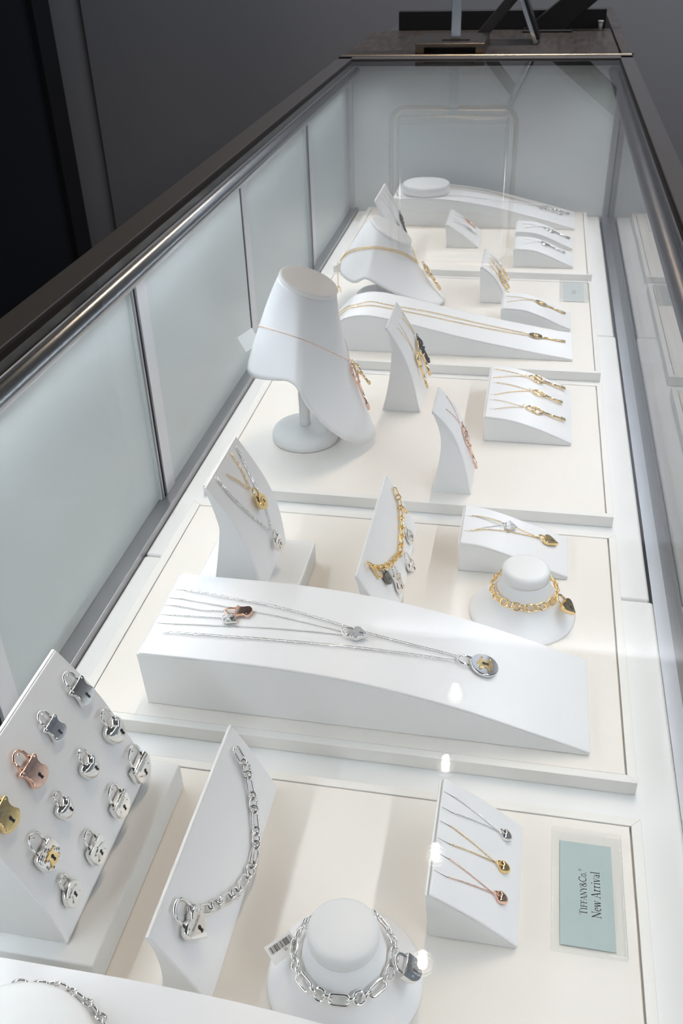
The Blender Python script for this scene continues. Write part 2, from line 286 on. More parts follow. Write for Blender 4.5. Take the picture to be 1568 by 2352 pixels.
# ------------------------------------------------------------------ lettering: a small serif alphabet drawn with strokes
def _arc(cx, cy, rx, ry, a0, a1, n=14): return [(cx + rx*math.cos(math.radians(a0 + (a1-a0)*k/n)), cy + ry*math.sin(math.radians(a0 + (a1-a0)*k/n))) for k in range(n+1)]
TK, TN, MD = .13, .05, .085
def _srf(*xs): return [([(a, y), (b, y)], TN) for a, b, y in xs]
GL = {
 'T': (.74, [([(.36, 0), (.36, 1)], TK), ([(.02, .97), (.70, .97)], TN), ([(.04, .99), (.02, .76)], TN), ([(.68, .99), (.70, .76)], TN)] + _srf((.2, .52, .02))),
 'I': (.42, [([(.2, 0), (.2, 1)], TK)] + _srf((.05, .35, .02), (.05, .35, .98))),
 'F': (.66, [([(.2, 0), (.2, 1)], TK), ([(.05, .97), (.6, .97)], TN), ([(.2, .52), (.48, .52)], TN), ([(.6, .99), (.6, .76)], TN), ([(.48, .64), (.48, .4)], TN)] + _srf((.05, .38, .02))),
 'A': (.82, [([(.1, 0), (.38, 1)], TN), ([(.37, 1), (.68, 0)], TK), ([(.2, .34), (.58, .34)], TN)] + _srf((0, .22, .02), (.53, .82, .02))),
 'N': (.86, [([(.15, 0), (.15, 1)], TN), ([(.14, .96), (.69, .04)], TK), ([(.69, 0), (.69, 1)], TN)] + _srf((.03, .28, .02), (0, .2, .98), (.56, .82, .98))),
 'Y': (.76, [([(.1, 1), (.37, .46)], TK), ([(.66, 1), (.39, .46)], TN), ([(.38, .5), (.38, 0)], TK)] + _srf((0, .24, .98), (.54, .78, .98), (.22, .54, .02))),
 '&': (.86, [(_arc(.34, .77, .17, .20, 0, 360), MD), (_arc(.31, .27, .25, .26, 70, 330), MD), ([(.21, .70), (.76, .03)], TK), ([(.56, .16), (.74, .46)], TN), ([(.62, .48), (.84, .48)], TN)]),
 'C': (.78, [(_arc(.42, .5, .35, .48, 42, 318, 20), .10), ([(.70, .98), (.70, .70)], TN)]),
 'o': (.58, [(_arc(.28, .33, .21, .31, 0, 360, 18), MD)]),
 '.': (.24, [([(.1, 0), (.1, .12)], .13)]),
 '®': (.44, [(_arc(.22, .82, .17, .17, 0, 360, 16), .035), ([(.17, .72), (.17, .92)], .035), (_arc(.19, .87, .07, .05, -90, 90, 6), .035), ([(.2, .82), (.28, .72)], .035)]),
 'e': (.52, [(_arc(.26, .33, .2, .31, 0, 310, 18), MD), ([(.07, .36), (.46, .36)], TN)]),
 'w': (.80, [([(.08, .66), (.24, 0)], TK), ([(.24, 0), (.4, .64)], TN), ([(.38, .66), (.55, 0)], TK), ([(.55, 0), (.72, .66)], TN)] + _srf((0, .2, .65), (.3, .48, .65), (.62, .82, .65))),
 'r': (.46, [([(.15, 0), (.15, .66)], .11), ([(.17, .46), (.26, .62), (.4, .64)], .08)] + _srf((.04, .3, .02), (.03, .15, .64))),
 'i': (.32, [([(.15, 0), (.15, .66)], .11), ([(.15, .84), (.15, .96)], .12)] + _srf((.04, .28, .02), (.03, .15, .64))),
 'v': (.56, [([(.08, .66), (.26, 0)], TK), ([(.26, 0), (.46, .66)], TN)] + _srf((0, .2, .65), (.36, .56, .65))),
 'a': (.52, [([(.38, .5), (.38, .02), (.46, .02)], .11), ([(.08, .52), (.15, .63), (.28, .65), (.38, .53)], TN), ([(.38, .4), (.2, .34), (.08, .22), (.09, .07), (.2, .02), (.38, .14)], .07)]),
 'l': (.32, [([(.15, 0), (.15, 1.02)], .11)] + _srf((.04, .28, .02), (.03, .15, 1.0))),
 'K': (.76, [([(.18, 0), (.18, 1)], TK), ([(.2, .42), (.6, .98)], TN), ([(.33, .58), (.66, .02)], TK)] + _srf((.04, .34, .02), (.04, .34, .98), (.5, .74, .98), (.54, .78, .02))),
 'y': (.56, [([(.08, .66), (.28, .02)], TK), ([(.48, .66), (.2, -.26), (.08, -.26)], TN)] + _srf((0, .2, .65), (.36, .58, .65))),
 's': (.44, [([(.36, .55), (.26, .65), (.12, .6), (.1, .47), (.34, .24), (.34, .09), (.2, .01), (.07, .1)], MD)]),
 '0': (.56, [(_arc(.27, .5, .2, .48, 0, 360, 16), .09)]), '9': (.56, [(_arc(.27, .7, .18, .26, 0, 360, 14), .09), ([(.45, .7), (.38, .2), (.2, .02)], .09)]),
 '1': (.42, [([(.06, .8), (.2, .98), (.2, 0)], .1)]), '5': (.56, [([(.44, .97), (.14, .97), (.12, .58), (.3, .6), (.43, .44), (.42, .16), (.26, .02), (.06, .1)], .09)]),
 '3': (.54, [([(.08, .9), (.25, .98), (.4, .82), (.36, .6), (.2, .54), (.4, .44), (.44, .2), (.26, .02), (.06, .12)], .09)]), '2': (.54, [([(.08, .76), (.18, .96), (.36, .92), (.42, .7), (.06, .03), (.46, .03)], .09)]),
 ' ': (.3, []),
}
def lettering(text, size, M, centre=True):
    """flat strokes in the xy plane of M, x along the line; text is a string or a list of (character, scale)"""
    items = [(c, 1.0) if isinstance(c, str) else c for c in text]
    V = []; F = []; x = 0.0; z = 0.0
    for ch, sc in items:
        adv, st = GL[ch]
        for pts, w in st:
            P = np.array(pts, float)*sc; w2 = w*.5*(.6 + .4*sc); n = len(P); b = len(V); z += .00008
            for i in range(n):
                t = P[min(i+1, n-1)] - P[max(i-1, 0)]; t /= max(1e-9, np.hypot(*t)); q = np.array((-t[1], t[0]))*w2
                V += [(x + P[i][0] + q[0], P[i][1] + q[1], 0), (x + P[i][0] - q[0], P[i][1] - q[1], 0)]
            F += [(b + 2*i, b + 2*i + 1, b + 2*i + 3, b + 2*i + 2) for i in range(n-1)]
        x += adv*sc
    V = np.array(V)*size
    if centre: V[:, 0] -= x*size/2
    return xf((V, F), M)
MARK = [('T', 1), ('I', .82), ('F', .82), ('F', .82), ('A', .82), ('N', .82), ('Y', .82), ('&', .9), ('C', 1), ('o', 1), ('.', 1)]
# ------------------------------------------------------------------ jewellery parts
def face_at(n, s, y, off=0.0):
    """point, down-slope tangent and normal on a display's face, s metres below its top edge"""
    c = DISPLAYS[n]['curve']; acc = 0.0
    for i in range(len(c) - 1):
        dx, dz = c[i+1][0] - c[i][0], c[i+1][1] - c[i][1]; L = math.hypot(dx, dz)
        if s <= acc + L or i == len(c) - 2:
            k = (s - acc)/L; T = Vector((dx/L, 0, dz/L)); Nn = Vector((-dz/L, 0, dx/L))
            return Vector((c[i][0] + dx*k, y, c[i][1] + dz*k)) + Nn*off, T, Nn
        acc += L
def surf_path(n, pts, off, step=.004, curved=False):
    if curved: pts = smooth(pts, 8)
    out = []
    for (s0, y0), (s1, y1) in zip(pts[:-1], pts[1:]):
        m = max(1, int(math.hypot(s1-s0, y1-y0)/step))
        for k in range(m): out.append(face_at(n, s0 + (s1-s0)*k/m, y0 + (y1-y0)*k/m, off))
    out.append(face_at(n, *pts[-1], off))
    return [(p, nn) for p, t, nn in out]
def walk(path, pitch):
    """points, tangents and normals every pitch metres (pitch may be a repeating list)"""
    P = [p for p, n in path]; out = []; i = 0; d = 0.0; k = 0
    seq = pitch if hasattr(pitch, '__len__') else [pitch]
    want = seq[0]/2
    for (p, n), (q, _) in zip(path[:-1], path[1:]):
        L = (q - p).length
        while want <= d + L and L > 1e-9:
            out.append((p.lerp(q, (want - d)/L), (q - p)/L, n)); a = seq[k % len(seq)]; k += 1; want += a/2 + seq[k % len(seq)]/2
        d += L
    return out
def chain(name, path, kind, m, parent, fine=1.0):
    """a run of small links joined into one part"""
    if kind == 'fine': tmpl = [oval(.0019*fine, .0013*fine, .00022*fine, 8, 4)]; seq = [.00145*fine]; rolls = (.6, -.75)
    elif kind == 'bead': tmpl = [ball(.00062*fine, n=8, m=5)]; seq = [.00145*fine]; rolls = (0, 0)
    elif kind == 'clip': tmpl = [oval(.0058*fine, .0024*fine, .00032*fine, 14, 5), ring(.00098*fine, .00028*fine, 10, 4)]; seq = [.0050*fine, .0017*fine]; rolls = (.15, 1.0)
    else: tmpl = [oval(.0034*fine, .0021*fine, .00030*fine, 10, 4)]; seq = [.0026*fine]; rolls = (.45, -.8)
    V = []; F = []; nv = 0
    for k, (p, t, n) in enumerate(walk(path, seq)):
        v, f = tmpl[k % len(tmpl)]
        A = np.array(frame(p, t, n) @ Matrix.Rotation(rolls[k % 2], 4, 'X'))
        V.append(np.array(v, float) @ A[:3, :3].T + A[:3, 3]); F += [tuple(i + nv for i in q) for q in f]; nv += len(v)
    if not V: return None
    o = ob(name, (np.concatenate(V), F), m, parent); o['kind'] = 'stuff'
    return o
def shield_outline(L, W):
    half = smooth([(.02, 0), (.02, .30), (.0, .38), (.02, .46), (.09, .50), (.16, .47), (.22, .415), (.32, .375), (.44, .37), (.55, .40), (.64, .445), (.70, .46), (.76, .455), (.86, .38), (.95, .24), (1.0, .06)], 2)
    return [(x*L, y*W) for x, y in half] + [(x*L, -y*W) for x, y in reversed(half)]
def heart_outline(L, W, n=14, dip=.10):
    half = [(dip, 0), (dip*.45, .05), (.0, .17), (.0, .27), (.05, .40), (.15, .48), (.28, .50), (.42, .46), (.60, .33), (.78, .18), (.92, .06), (1.0, 0)]
    half = smooth(half, 2)
    return [(x*L, y*W) for x, y in half] + [(x*L, -y*W) for x, y in reversed(half[1:-1])]
def dome_outline(L, W):
    half = smooth([(0, .46), (.02, .5), (.25, .5), (.42, .5), (.56, .48), (.70, .42), (.83, .32), (.93, .19), (.99, .05)], 2)
    return [(x*L, y*W) for x, y in half] + [(x*L, -y*W) for x, y in reversed(half)]
def arch_outline(L, W):
    half = smooth([(.02, .0), (.0, .30), (.03, .42), (.12, .48), (.3, .5), (.52, .49), (.72, .42), (.88, .28), (1.0, .05)], 2)
    return [(x*L, y*W) for x, y in half] + [(x*L, -y*W) for x, y in reversed(half)]
def round_outline(L, W, n=28): return [(L/2 - L/2*math.cos(2*math.pi*k/n), W/2*math.sin(2*math.pi*k/n)) for k in range(n)][::-1]
def puffed_outline(L, W):
    half = [(.10, 0), (.04, .06), (.0, .2), (.03, .36), (.12, .47), (.28, .51), (.5, .48), (.7, .40), (.86, .28), (.97, .12)]
    half = smooth(half, 2)
    return [(x*L, y*W) for x, y in half] + [(x*L, -y*W) for x, y in reversed(half[1:])]
OUT = dict(shield=shield_outline, heart=heart_outline, dome=dome_outline, arch=arch_outline, disc=round_outline, puffed=puffed_outline)
def keyhole_shape(r, z, x):
    return join(*[xf(v, Matrix.Translation((x, 0, z))) for v in (lathe([(r, 0), (r, .00012)], n=12), ([(r*.3, -r*.5, .00012), (r*2.6, -r*.85, .00012), (r*2.6, r*.85, .00012), (r*.3, r*.5, .00012)], [(0, 1, 2, 3)]))])
def padlock(parent, M, style, L, W, h, m, shackle=None, extra=(), prefix='', text=True):
    """body, shackle, keyhole, rivets and mark under parent; local x runs from shackle to foot, z is up off the pad"""
    sl, sw, sr = shackle or (L*.42, W*.58, L*.045)
    g = lambda v: xf(v, M)
    shp = OUT[style](L, W)
    if style == 'puffed': body = puff(shp, h, 7)
    else: body = ext(shp, h)
    b = ob(prefix + 'body', g(body), m, parent)
    a = sw/2; pts = [(L*.10, -a, h*.5)] + [(-sl + a + a*math.cos(t)*1.0, a*math.sin(t), h*.5) for t in [math.pi*1.5 - math.pi*k/14 for k in range(15)]] + [(L*.10, a, h*.5)]
    s = ob(prefix + 'shackle', g(sweep(pts, sr, 8)), m, parent)
    zt = h + .00005
    kx = L*(.62 if style in ('shield',) else .5)
    if style == 'puffed': zt = h*1.0 + .0001; kx = L*.48
    kr = W*.065
    if 'plate' in extra or 'goldplate' in extra:
        pl = [(x - L*.0, y) for x, y in [(c[0]*L*.5 + L*.28, c[1]*W*.52) for c in [(0, .18), (.06, .5), (.3, .3), (.55, .34), (.75, .5), (.9, .2), (1, 0), (.9, -.2), (.75, -.5), (.55, -.34), (.3, -.3), (.06, -.5), (0, -.18)]]]
        p = ob(prefix + 'keyhole_plate', g(ext(pl, h*.16, z0=h)), 'gold' if 'goldplate' in extra else m, b); zt = h*1.16 + .00005
        ob(prefix + 'bead', g(join(*[ball(W*.045, (x, y, h*1.05), 8, 5) for x, y in ((L*.26, 0), (L*.36, W*.27), (L*.36, -W*.27), (L*.68, W*.25), (L*.68, -W*.25))])), 'gold' if 'goldplate' in extra else m, b)
        kx = L*.46
    ob(prefix + 'keyhole', g(keyhole_shape(kr, zt, kx)), 'keyhole', b)
    if style == 'shield' or 'rivet' in extra:
        spots = ((L*.10, W*.36), (L*.10, -W*.36), (L*.70, W*.33), (L*.70, -W*.33)) if style == 'shield' else ((L*.16, W*.3), (L*.16, -W*.3)) if style == 'heart' else ((L*.48, W*.28), (L*.48, -W*.28))
        for x, y in spots: ob(prefix + 'rivet', g(ball(W*.038, (x, y, h), 8, 5, .7)), m, b)
    if style == 'dome':
        for x in (L*.06, L*.13): ob(prefix + 'groove', g(box(x, x + L*.018, -W*.47, W*.47, h*.99, h*1.02)), 'engraving', b, smooth=False)
    if text:
        tx = {'shield': .30, 'heart': .34, 'dome': .27, 'disc': .80, 'arch': .18}.get(style, .3)
        ob(prefix + 'engraving', g(lettering(MARK, W*.085, Matrix(((0, -1, 0, L*tx), (1, 0, 0, 0), (0, 0, 1, h + .00008), (0, 0, 0, 1))))), 'engraving', b, smooth=False)
    if 'pave' in extra:
        st = []; o = np.array(shp); c = o.mean(0); r = W*.032; rows = 11
        for i in range(rows):
            for j in range(rows):
                p = np.array((L*(i + .5)/rows, W*((j + .5 + .5*(i % 2))/rows - .5)))
                inside = False; q = o
                for k in range(len(q)):
                    a1, b1 = q[k], q[k-1]
                    if (a1[1] > p[1]) != (b1[1] > p[1]) and p[0] < (b1[0]-a1[0])*(p[1]-a1[1])/(b1[1]-a1[1]) + a1[0]: inside = not inside
                if inside: st.append(ball(r, (p[0], p[1], h*1.0), 6, 4, .8))
        e = ob(prefix + 'pave_stones', g(join(*st)), 'crystal', b, smooth=False); e['kind'] = 'stuff'
    if 'facets' in extra:
        st = []
        for k in range(26):
            x, y = L*random.uniform(.08, .9), W*random.uniform(-.42, .42)
            if abs(y) < W*.5*(1 - max(0, x/L - .5)*1.1): st.append(ball(W*.07, (x, y, h*.93), 5, 3, .6))
        e = ob(prefix + 'facets', g(join(*st)), 'silver', b, smooth=False); e['kind'] = 'stuff'
    return b
def key(parent, P0, P1, N, m, bow='trefoil', prefix='', thick=1.0, ringr=.0026):
    """key from its ring P0 to its tip P1"""
    P0, P1 = Vector(P0), Vector(P1); L = (P1 - P0).length; M = frame(P0, P1 - P0, N); g = lambda v: xf(v, M)
    r = .00132*thick
    ob(prefix + 'jump_ring', g(xf(ring(ringr, .00042, 14, 6), Matrix.Translation((ringr*.4, 0, .0004)))), m, parent)
    b0 = ringr*1.6; bl = L*.36
    T = lambda x, y=0, z=0: Matrix.Translation((x, y, z))
    parts = []
    if bow == 'oval': parts = [xf(ring(1, .0009*thick, 24, 6, bl*.5, bl*.40), T(b0 + bl*.5)), xf(ring(1, .0006, 16, 5, bl*.28, bl*.20), T(b0 + bl*.45))]
    elif bow == 'round': parts = [xf(ring(1, .0010*thick, 24, 6, bl*.46, bl*.46), T(b0 + bl*.5))]
    elif bow == 'disc': parts = [ext([(b0 + x, y) for x, y in round_outline(bl, bl*.80)], .0012)] + [xf(ring(1, .0006, 12, 5, bl*.20, bl*.10), T(b0 + bl*.5, 0, .0013) @ Matrix.Rotation(a, 4, 'Z')) for a in (0, math.pi/3, 2*math.pi/3)]
    elif bow == 'heart': parts = [puff([(b0 + x, y) for x, y in heart_outline(bl*1.05, bl*.95)], .0030, 5)]
    elif bow == 'knot': parts = [xf(ring(1, .0010*thick, 20, 6, bl*.30, bl*.26), T(b0 + bl*.28) @ Matrix.Rotation(.35, 4, 'Z')), xf(ring(1, .0011*thick, 20, 6, bl*.32, bl*.38), T(b0 + bl*.70))]
    elif bow == 'twist':
        for sgn in (1, -1): parts.append(sweep([(b0 + bl*1.2*k/16, sgn*bl*.36*math.sin(math.pi*k/16)*(1 + .15*math.sin(k*2.4)), .0006*sgn*math.cos(k*1.6)) for k in range(17)], .0011*thick, 6))
        parts.append(sweep([(b0 + bl*1.2 + (L - b0 - bl*1.2)*k/30, .0005*math.cos(k*1.5), .0005*math.sin(k*1.5)) for k in range(31)], .0010*thick, 6))
    else:
        parts = [xf(ring(1, .0010*thick, 18, 6, bl*.26, bl*.26), T(b0 + bl*.62, y)) for y in (bl*.27, -bl*.27)] + [xf(ring(1, .0009*thick, 18, 6, bl*.26, bl*.26), T(b0 + bl*.26))]
    e = bl if bow != 'twist' else bl*1.2
    ob(prefix + 'bow', g(join(*parts)), m, parent)
    x0 = b0 + e*.95
    prof = [(r*1.5, x0), (r*1.9, x0 + .0006), (r*1.3, x0 + .0013), (r*1.7, x0 + .0021), (r*1.0, x0 + .0028), (r, L*.86), (r*1.5, L*.865), (r*1.5, L*.885), (r*1.05, L*.89), (r*1.05, L)]
    v, f = lathe(prof, n=10)
    ob(prefix + 'stem', g(([(p[2], p[0], p[1]) for p in v], f)), m, parent)
    tw = r*2.6
    ob(prefix + 'bit', g(join(box(L*.905, L*.93, 0, r + tw, -r*.5, r*.5), box(L*.95, L*.985, 0, r + tw*.8, -r*.5, r*.5))), m, parent, smooth=False)
def small_heart(parent, n, s0, y0, m, prefix=''):
    P, T, N = face_at(n, s0 + .0006, y0, .0002); M = frame(P, T, N)
    g = lambda v: xf(v, M)
    b = ob(prefix + 'heart', g(puff([(x + .0020, y) for x, y in puffed_outline(.0088, .0082)], .0038, 6)), m, parent)
    ob(prefix + 'bail', g(xf(ring(1, .0006, 16, 6, .0022, .0017), Matrix.Translation((.0016, 0, .0016)))), m, parent)
# ------------------------------------------------------------------ the shop around the case
def struct(name, VF, m, **k): return tag(ob(name, VF, m, smooth=False, **k), kind='structure')
struct('floor', box(-4, 3, -3, 3.2, -.80, -.75), 'floor_dark')
struct('wall_back', box(-1.362, 3, 2.95, 3.05, -.75, 2.02), 'wall_paint')
struct('wall_left', box(-4.1, -4, -3, 3.05, -.75, 2.02), 'wall_paint')
struct('wall_pillar', box(-4, -1.362, 2.958, 3.05, -.75, 2.02), 'pillar_paint')
struct('ceiling', box(-4, 3, -3, 3.05, 2.02, 2.06), 'ceiling_paint')
dp = thing('cabinet', (-2.1, 2.84, -.75), 'dark navy panelled cabinet standing at far left against the wall', 'cabinet')
ob('body', box(-2.75, -1.452, 2.80, 2.90, -.75, 1.95), 'dark_panel', dp, smooth=False)
ob('edge_strip', box(-1.452, -1.438, 2.795, 2.90, -.75, 1.95), 'rubber', dp, smooth=False)
for i, (x, y) in enumerate(((-.1096, 2.0497), (-.1107, 1.77), (-.1075, 1.484), (-.1061, 1.1984))):
    t = thing('ceiling_downlight', (x, y, 2.02), ('farthest', 'second farthest', 'second nearest', 'nearest')[i] + ' small glowing downlight, mirrored as a white dot in the glass top', 'downlight', 'ceiling downlights mirrored in the case top')
    ob('lens', lathe([(.0105, 0), (.0105, .012)], (x, y, 2.0), 6), 'lamp_lens', t, smooth=False)
    ob('trim_ring', xf(ring(.030, .008, 24, 8), Matrix.Translation((x, y, 2.016))), 'chrome', t)
    L = bpy.data.lights.new('downlight_beam', 'SPOT'); L.energy = 15.0; L.color = (1.0, .80, .60); L.spot_size = math.radians(120); L.spot_blend = .6; L.shadow_soft_size = .008
    lo = bpy.data.objects.new('downlight_beam', L); COL.objects.link(lo); lo.parent = t; lo.location = (0, 0, -.035)
    lo.rotation_euler = (math.radians(-14), 0, 0)
# ------------------------------------------------------------------ the display case
YN, YF = -.22, 1.955            # near and far end of the case
case = thing('display_case', (-.115, .87, -.75), 'long glass-topped jewellery display case with bronze frame and frosted doors', 'display case')
ob('plinth', box(-.386, .158, YN - .02, 1.985, -.75, -.012), 'bronze', case, smooth=False)
ob('side_frame', box(-.389, -.3605, YN, 1.962, .2785, .2905), 'bronze', case, bevel=.0012)
ob('side_frame', box(.1365, .1595, YN, 1.962, .2785, .2905), 'bronze', case, bevel=.0012)
ob('end_frame', box(-.389, .1595, 1.938, 1.968, .2785, .2905), 'bronze', case, bevel=.0012)
ob('brass_trim', box(-.389, .1595, 1.9685, 1.9785, .284, .2925), 'brass_strip', case, bevel=.002)
ob('gasket', box(-.3605, -.3530, YN, 1.938, .278, .2868), 'rubber', case, smooth=False)
ob('gasket', box(.1325, .1365, YN, 1.938, .278, .2868), 'rubber', case, smooth=False)
ob('gasket', box(-.3530, .1325, 1.934, 1.938, .278, .2868), 'rubber', case, smooth=False)
ob('top_glass', box(-.3528, .1323, YN, 1.9338, .2795, .2875), 'glass', case, smooth=False)
ob('front_glass', box(.1500, .1560, YN, YF, -.010, .2785), 'side_glass', case, smooth=False)
ob('end_panel', box(-.372, .1500, YF, YF + .012, -.012, .2785), 'end_panel', case, smooth=False)
ob('near_end_panel', box(-.372, .1500, YN - .012, YN, -.012, .2785), 'end_panel', case, smooth=False)
ob('floor_strip', box(.1375, .1500, YN, YF, -.012, .0005), 'brushed', case, smooth=False)
ob('corner_post', box(.1385, .1500, 1.943, YF, 0, .2785), 'brushed', case, bevel=.001)
ob('corner_post', box(-.372, -.362, 1.945, YF, 0, .2785), 'aluminium', case, bevel=.001)
# sliding door track with its dark gap
ob('door_track', box(-.3735, -.3565, YN, YF, -.012, .0065), 'brushed', case, bevel=.0008)
ob('track_gap', box(-.3565, -.3520, YN, YF, -.030, -.010), 'rubber', case, smooth=False)
ob('lip', box(-.3530, -.3512, YN, 1.938, .2770, .2790), 'aluminium', case, bevel=.0006)
stiles = [YN, .448, .806, 1.183, 1.565, 1.945]
for i in range(5):
    a, b = stiles[i], stiles[i+1]; back = .0035*(i % 2)
    d = ob('sliding_door', box(-.3735 - back, -.3700 - back, a, b, .004, .2785), 'frosted', case, smooth=False)
    ob('door_stile', box(-.3735 - back, -.3675 - back, a + .012, a + .036, .0065, .2785), 'aluminium', d, bevel=.0006)
    for q in (.002, .0065): ob('seal_rib', box(-.3735 - back, -.3680 - back, a + q, a + q + .0028, .0065, .2785), 'rubber' if q > .004 else 'brushed', d, bevel=.0006)
def light_tube(x, z, y1, m='tube_steel'):
    return ob('light_tube', sweep([(x, YN, z), (x, y1 - .006, z), (x, y1, z)], [.0088, .0088, .0075], 24), m, case)
def led_bar(parent, x, z, side, y1, power):
    bar = ob('led_bar', box(x - .003, x + .003, YN, y1, z, z + .003), 'aluminium', parent, smooth=False)
    leds = mesh('led', lathe([(.0020, 0), (.0020, .0006)], n=8), 'led', False)
    y = .10
    while y < y1 - .05:
        inst('led', leds, frame((x, y, z), (0, 1, 0), (0, 0, -1)), bar); y += .034
    area('led_strip_light', (x, (YN + y1)/2, z - .0012), (x + side*.6, (YN + y1)/2, z - 1), .010, y1 - YN - .06, power, (.86, .925, 1.0), math.radians(150))
light_tube(-.351, .268, 1.938)
light_tube(.1263, .268, 1.938, 'tube_dark')
led_bar(case, -.3545, .2560, 1, 1.938, LED_POWER)
led_bar(case, .1385, .2570, -1, 1.938, LED_POWER*.90)
# padded floor panels
pads = [(-.20, .714, .1400), (.716, 1.338, .1372), (1.340, 1.953, .1352)]
for (a, b, x1), lab in zip(pads, ('white padded case-floor panel nearest the camera', 'white padded case-floor panel in the middle, under the tray with the upright neck bust', 'white padded case-floor panel at the far end of the case')):
    tag(ob('floor_pad', box(-.3560, x1 - .0018, a, b, -.011, 0.0), 'deck_leather', bevel=.0035), lab, 'floor panel', 'padded floor panels of the case')
# ------------------------------------------------------------------ behind the case: counter with mirror and stands
ctr = thing('counter', (-.12, 2.4, -.75), 'dark oak counter behind the glass case with raised dark rim', 'counter')
ob('worktop', box(-.3861, .1380, 1.979, 2.375, .27, .2895), 'wood', ctr, smooth=False)
ob('body', box(-.38, .158, 1.990, 2.80, -.75, .2695), 'bronze', ctr, smooth=False)
ob('side_rim', box(.1400, .1620, 1.979, 2.800, .27, .2930), 'wood_rim', ctr, bevel=.001)
ob('rear_upstand', box(-.3310, .1270, 2.380, 2.400, .27, .3280), 'black_plastic', ctr, bevel=.001)
ob('rear_top', box(-.3310, .1395, 2.401, 2.800, .262, .2700), 'black_plastic', ctr, smooth=False)
m0 = thing('table_mirror', (-.180, 2.08, .2895), 'tabletop mirror on a bronze arched base with flat steel post', 'mirror')
by0, by1 = 2.000, 2.160
ob('base', prism_y([(-.2460, .2897), (-.2290, .2897), (-.2290, .3010), (-.1300, .3010), (-.1300, .2897), (-.1125, .2897), (-.1125, .3080), (-.2460, .3080)], by0, by1), 'stand_metal', m0, smooth=False, bevel=.0008)
ob('foot_plate', box(-.1990, -.1450, 2.045, 2.075, .3080, .3098), 'stand_metal', m0, smooth=False)
ob('post', box(-.1825, -.1635, 2.055, 2.062, .3098, .4060), 'chrome', m0, bevel=.0008)
def rrect(x0, x1, z0, z1, r, n=8):
    P = []
    for cx, cz, a in ((x1 - r, z1 - r, 0), (x0 + r, z1 - r, 90), (x0 + r, z0 + r, 180), (x1 - r, z0 + r, 270)):
        P += [(cx + r*math.cos(math.radians(a + 90*k/n)), cz + r*math.sin(math.radians(a + 90*k/n))) for k in range(n + 1)]
    return P
ob('mirror_frame', sweep([(x, 2.060, z) for x, z in rrect(-.302, -.044, .393, .712, .03)], .0055, 8, True, (0, 1, 0)), 'stand_metal', m0)
ob('inner_frame', sweep([(x, 2.060, z) for x, z in rrect(-.285, -.062, .411, .694, .003, 2)], .004, 6, True, (0, 1, 0)), 'chrome', m0)
ob('mirror_plate', box(-.284, -.063, 2.058, 2.062, .412, .693), 'mirror_glass', m0, smooth=False)
ez = thing('tabletop_easel', (-.07, 2.17, .2895), 'steel-edged tilted plate propped by a dark strut, right of the mirror post', 'stand')
ob('plate', xf(box(-.0040, .0040, 2.120, 2.215, 0, .138), Matrix.Translation((-.0185, 0, .2915)) @ Matrix.Rotation(math.radians(-23.5), 4, 'Y')), 'chrome', ez, bevel=.0008)
ob('plate_back', xf(box(.0041, .0100, 2.128, 2.215, .004, .134), Matrix.Translation((-.0185, 0, .2915)) @ Matrix.Rotation(math.radians(-23.5), 4, 'Y')), 'black_plastic', ez, bevel=.0008)
ob('strut', xf(box(-.0105, .0105, 2.195, 2.207, 0, .120), Matrix.Translation((-.1330, 0, .2970)) @ Matrix.Rotation(math.radians(41), 4, 'Y')), 'bronze', ez, bevel=.0008)
bs = thing('monitor_stand', (.05, 2.35, .2895), 'black slanted stand beside the white cup on the counter', 'stand')
ob('arm', prism_y([(-.052, .2900), (.040, .2900), (.0545, .308), (.165, .400), (.165, .460)], 2.335, 2.360), 'black_plastic', bs, bevel=.002)
ob('foot', box(-.05, .055, 2.315, 2.374, .2897, .2940), 'black_plastic', bs, bevel=.001)
tag(ob('cup', lathe([(.0035, 0), (.0045, .012), (.0052, .016), (.0062, .0162), (.0062, .0185), (.0045, .0185)], (.1150, 2.352, .2897), 20), 'cup_white'), 'tiny white paper cup at the right end of the counter', 'cup')
# ------------------------------------------------------------------ trays
TX0, TX1 = -.3305, .1070
trays = [(.080, .4520, 'cream tray nearest the camera, holding the padlock board'), (.4835, .7995, 'cream tray under the long ramp with the round disc pendant'),
         (.8310, 1.1460, 'cream tray under the upright neck bust and the ramp of three gold keys'), (1.1790, 1.5330, 'cream tray under the humped long ramp and the low neck bust'),
         (1.5640, 1.9345, 'cream tray farthest from the camera, against the end panel')]
for y0, y1, lab in trays:
    t = thing('tray', ((TX0 + TX1)/2, (y0 + y1)/2, 0), lab, 'tray', 'cream jewellery trays')
    w = .0068; wl = .0085; z1 = TRAY_Z
    ob('base', box(TX0 + .001, TX1 - .001, y0 + .001, y1 - .001, .0003, z1 - .0045), 'tray_border', t, smooth=False)
    def rail(poly): return ([(x, y, .0003) for x, y in poly] + [(x, y, z1 + .0006) for x, y in poly], [(3, 2, 1, 0), (4, 5, 6, 7), (0, 1, 5, 4), (1, 2, 6, 5), (2, 3, 7, 6), (3, 0, 4, 7)])
    ix0, ix1, iy0, iy1 = TX0 + wl, TX1 - w, y0 + w, y1 - w
    for poly in ([(TX0, y0), (TX1, y0), (ix1, iy0), (ix0, iy0)], [(TX1, y0), (TX1, y1), (ix1, iy1), (ix1, iy0)], [(TX1, y1), (TX0, y1), (ix0, iy1), (ix1, iy1)], [(TX0, y1), (TX0, y0), (ix0, iy0), (ix0, iy1)]):
        ob('border_rail', rail(poly), 'tray_border', t, bevel=.0004)
    ob('panel', box(ix0 + .0006, ix1 - .0013, iy0 + .0006, iy1 - .0006, z1 - .0044, z1), 'tray_cloth', t, bevel=.0004)
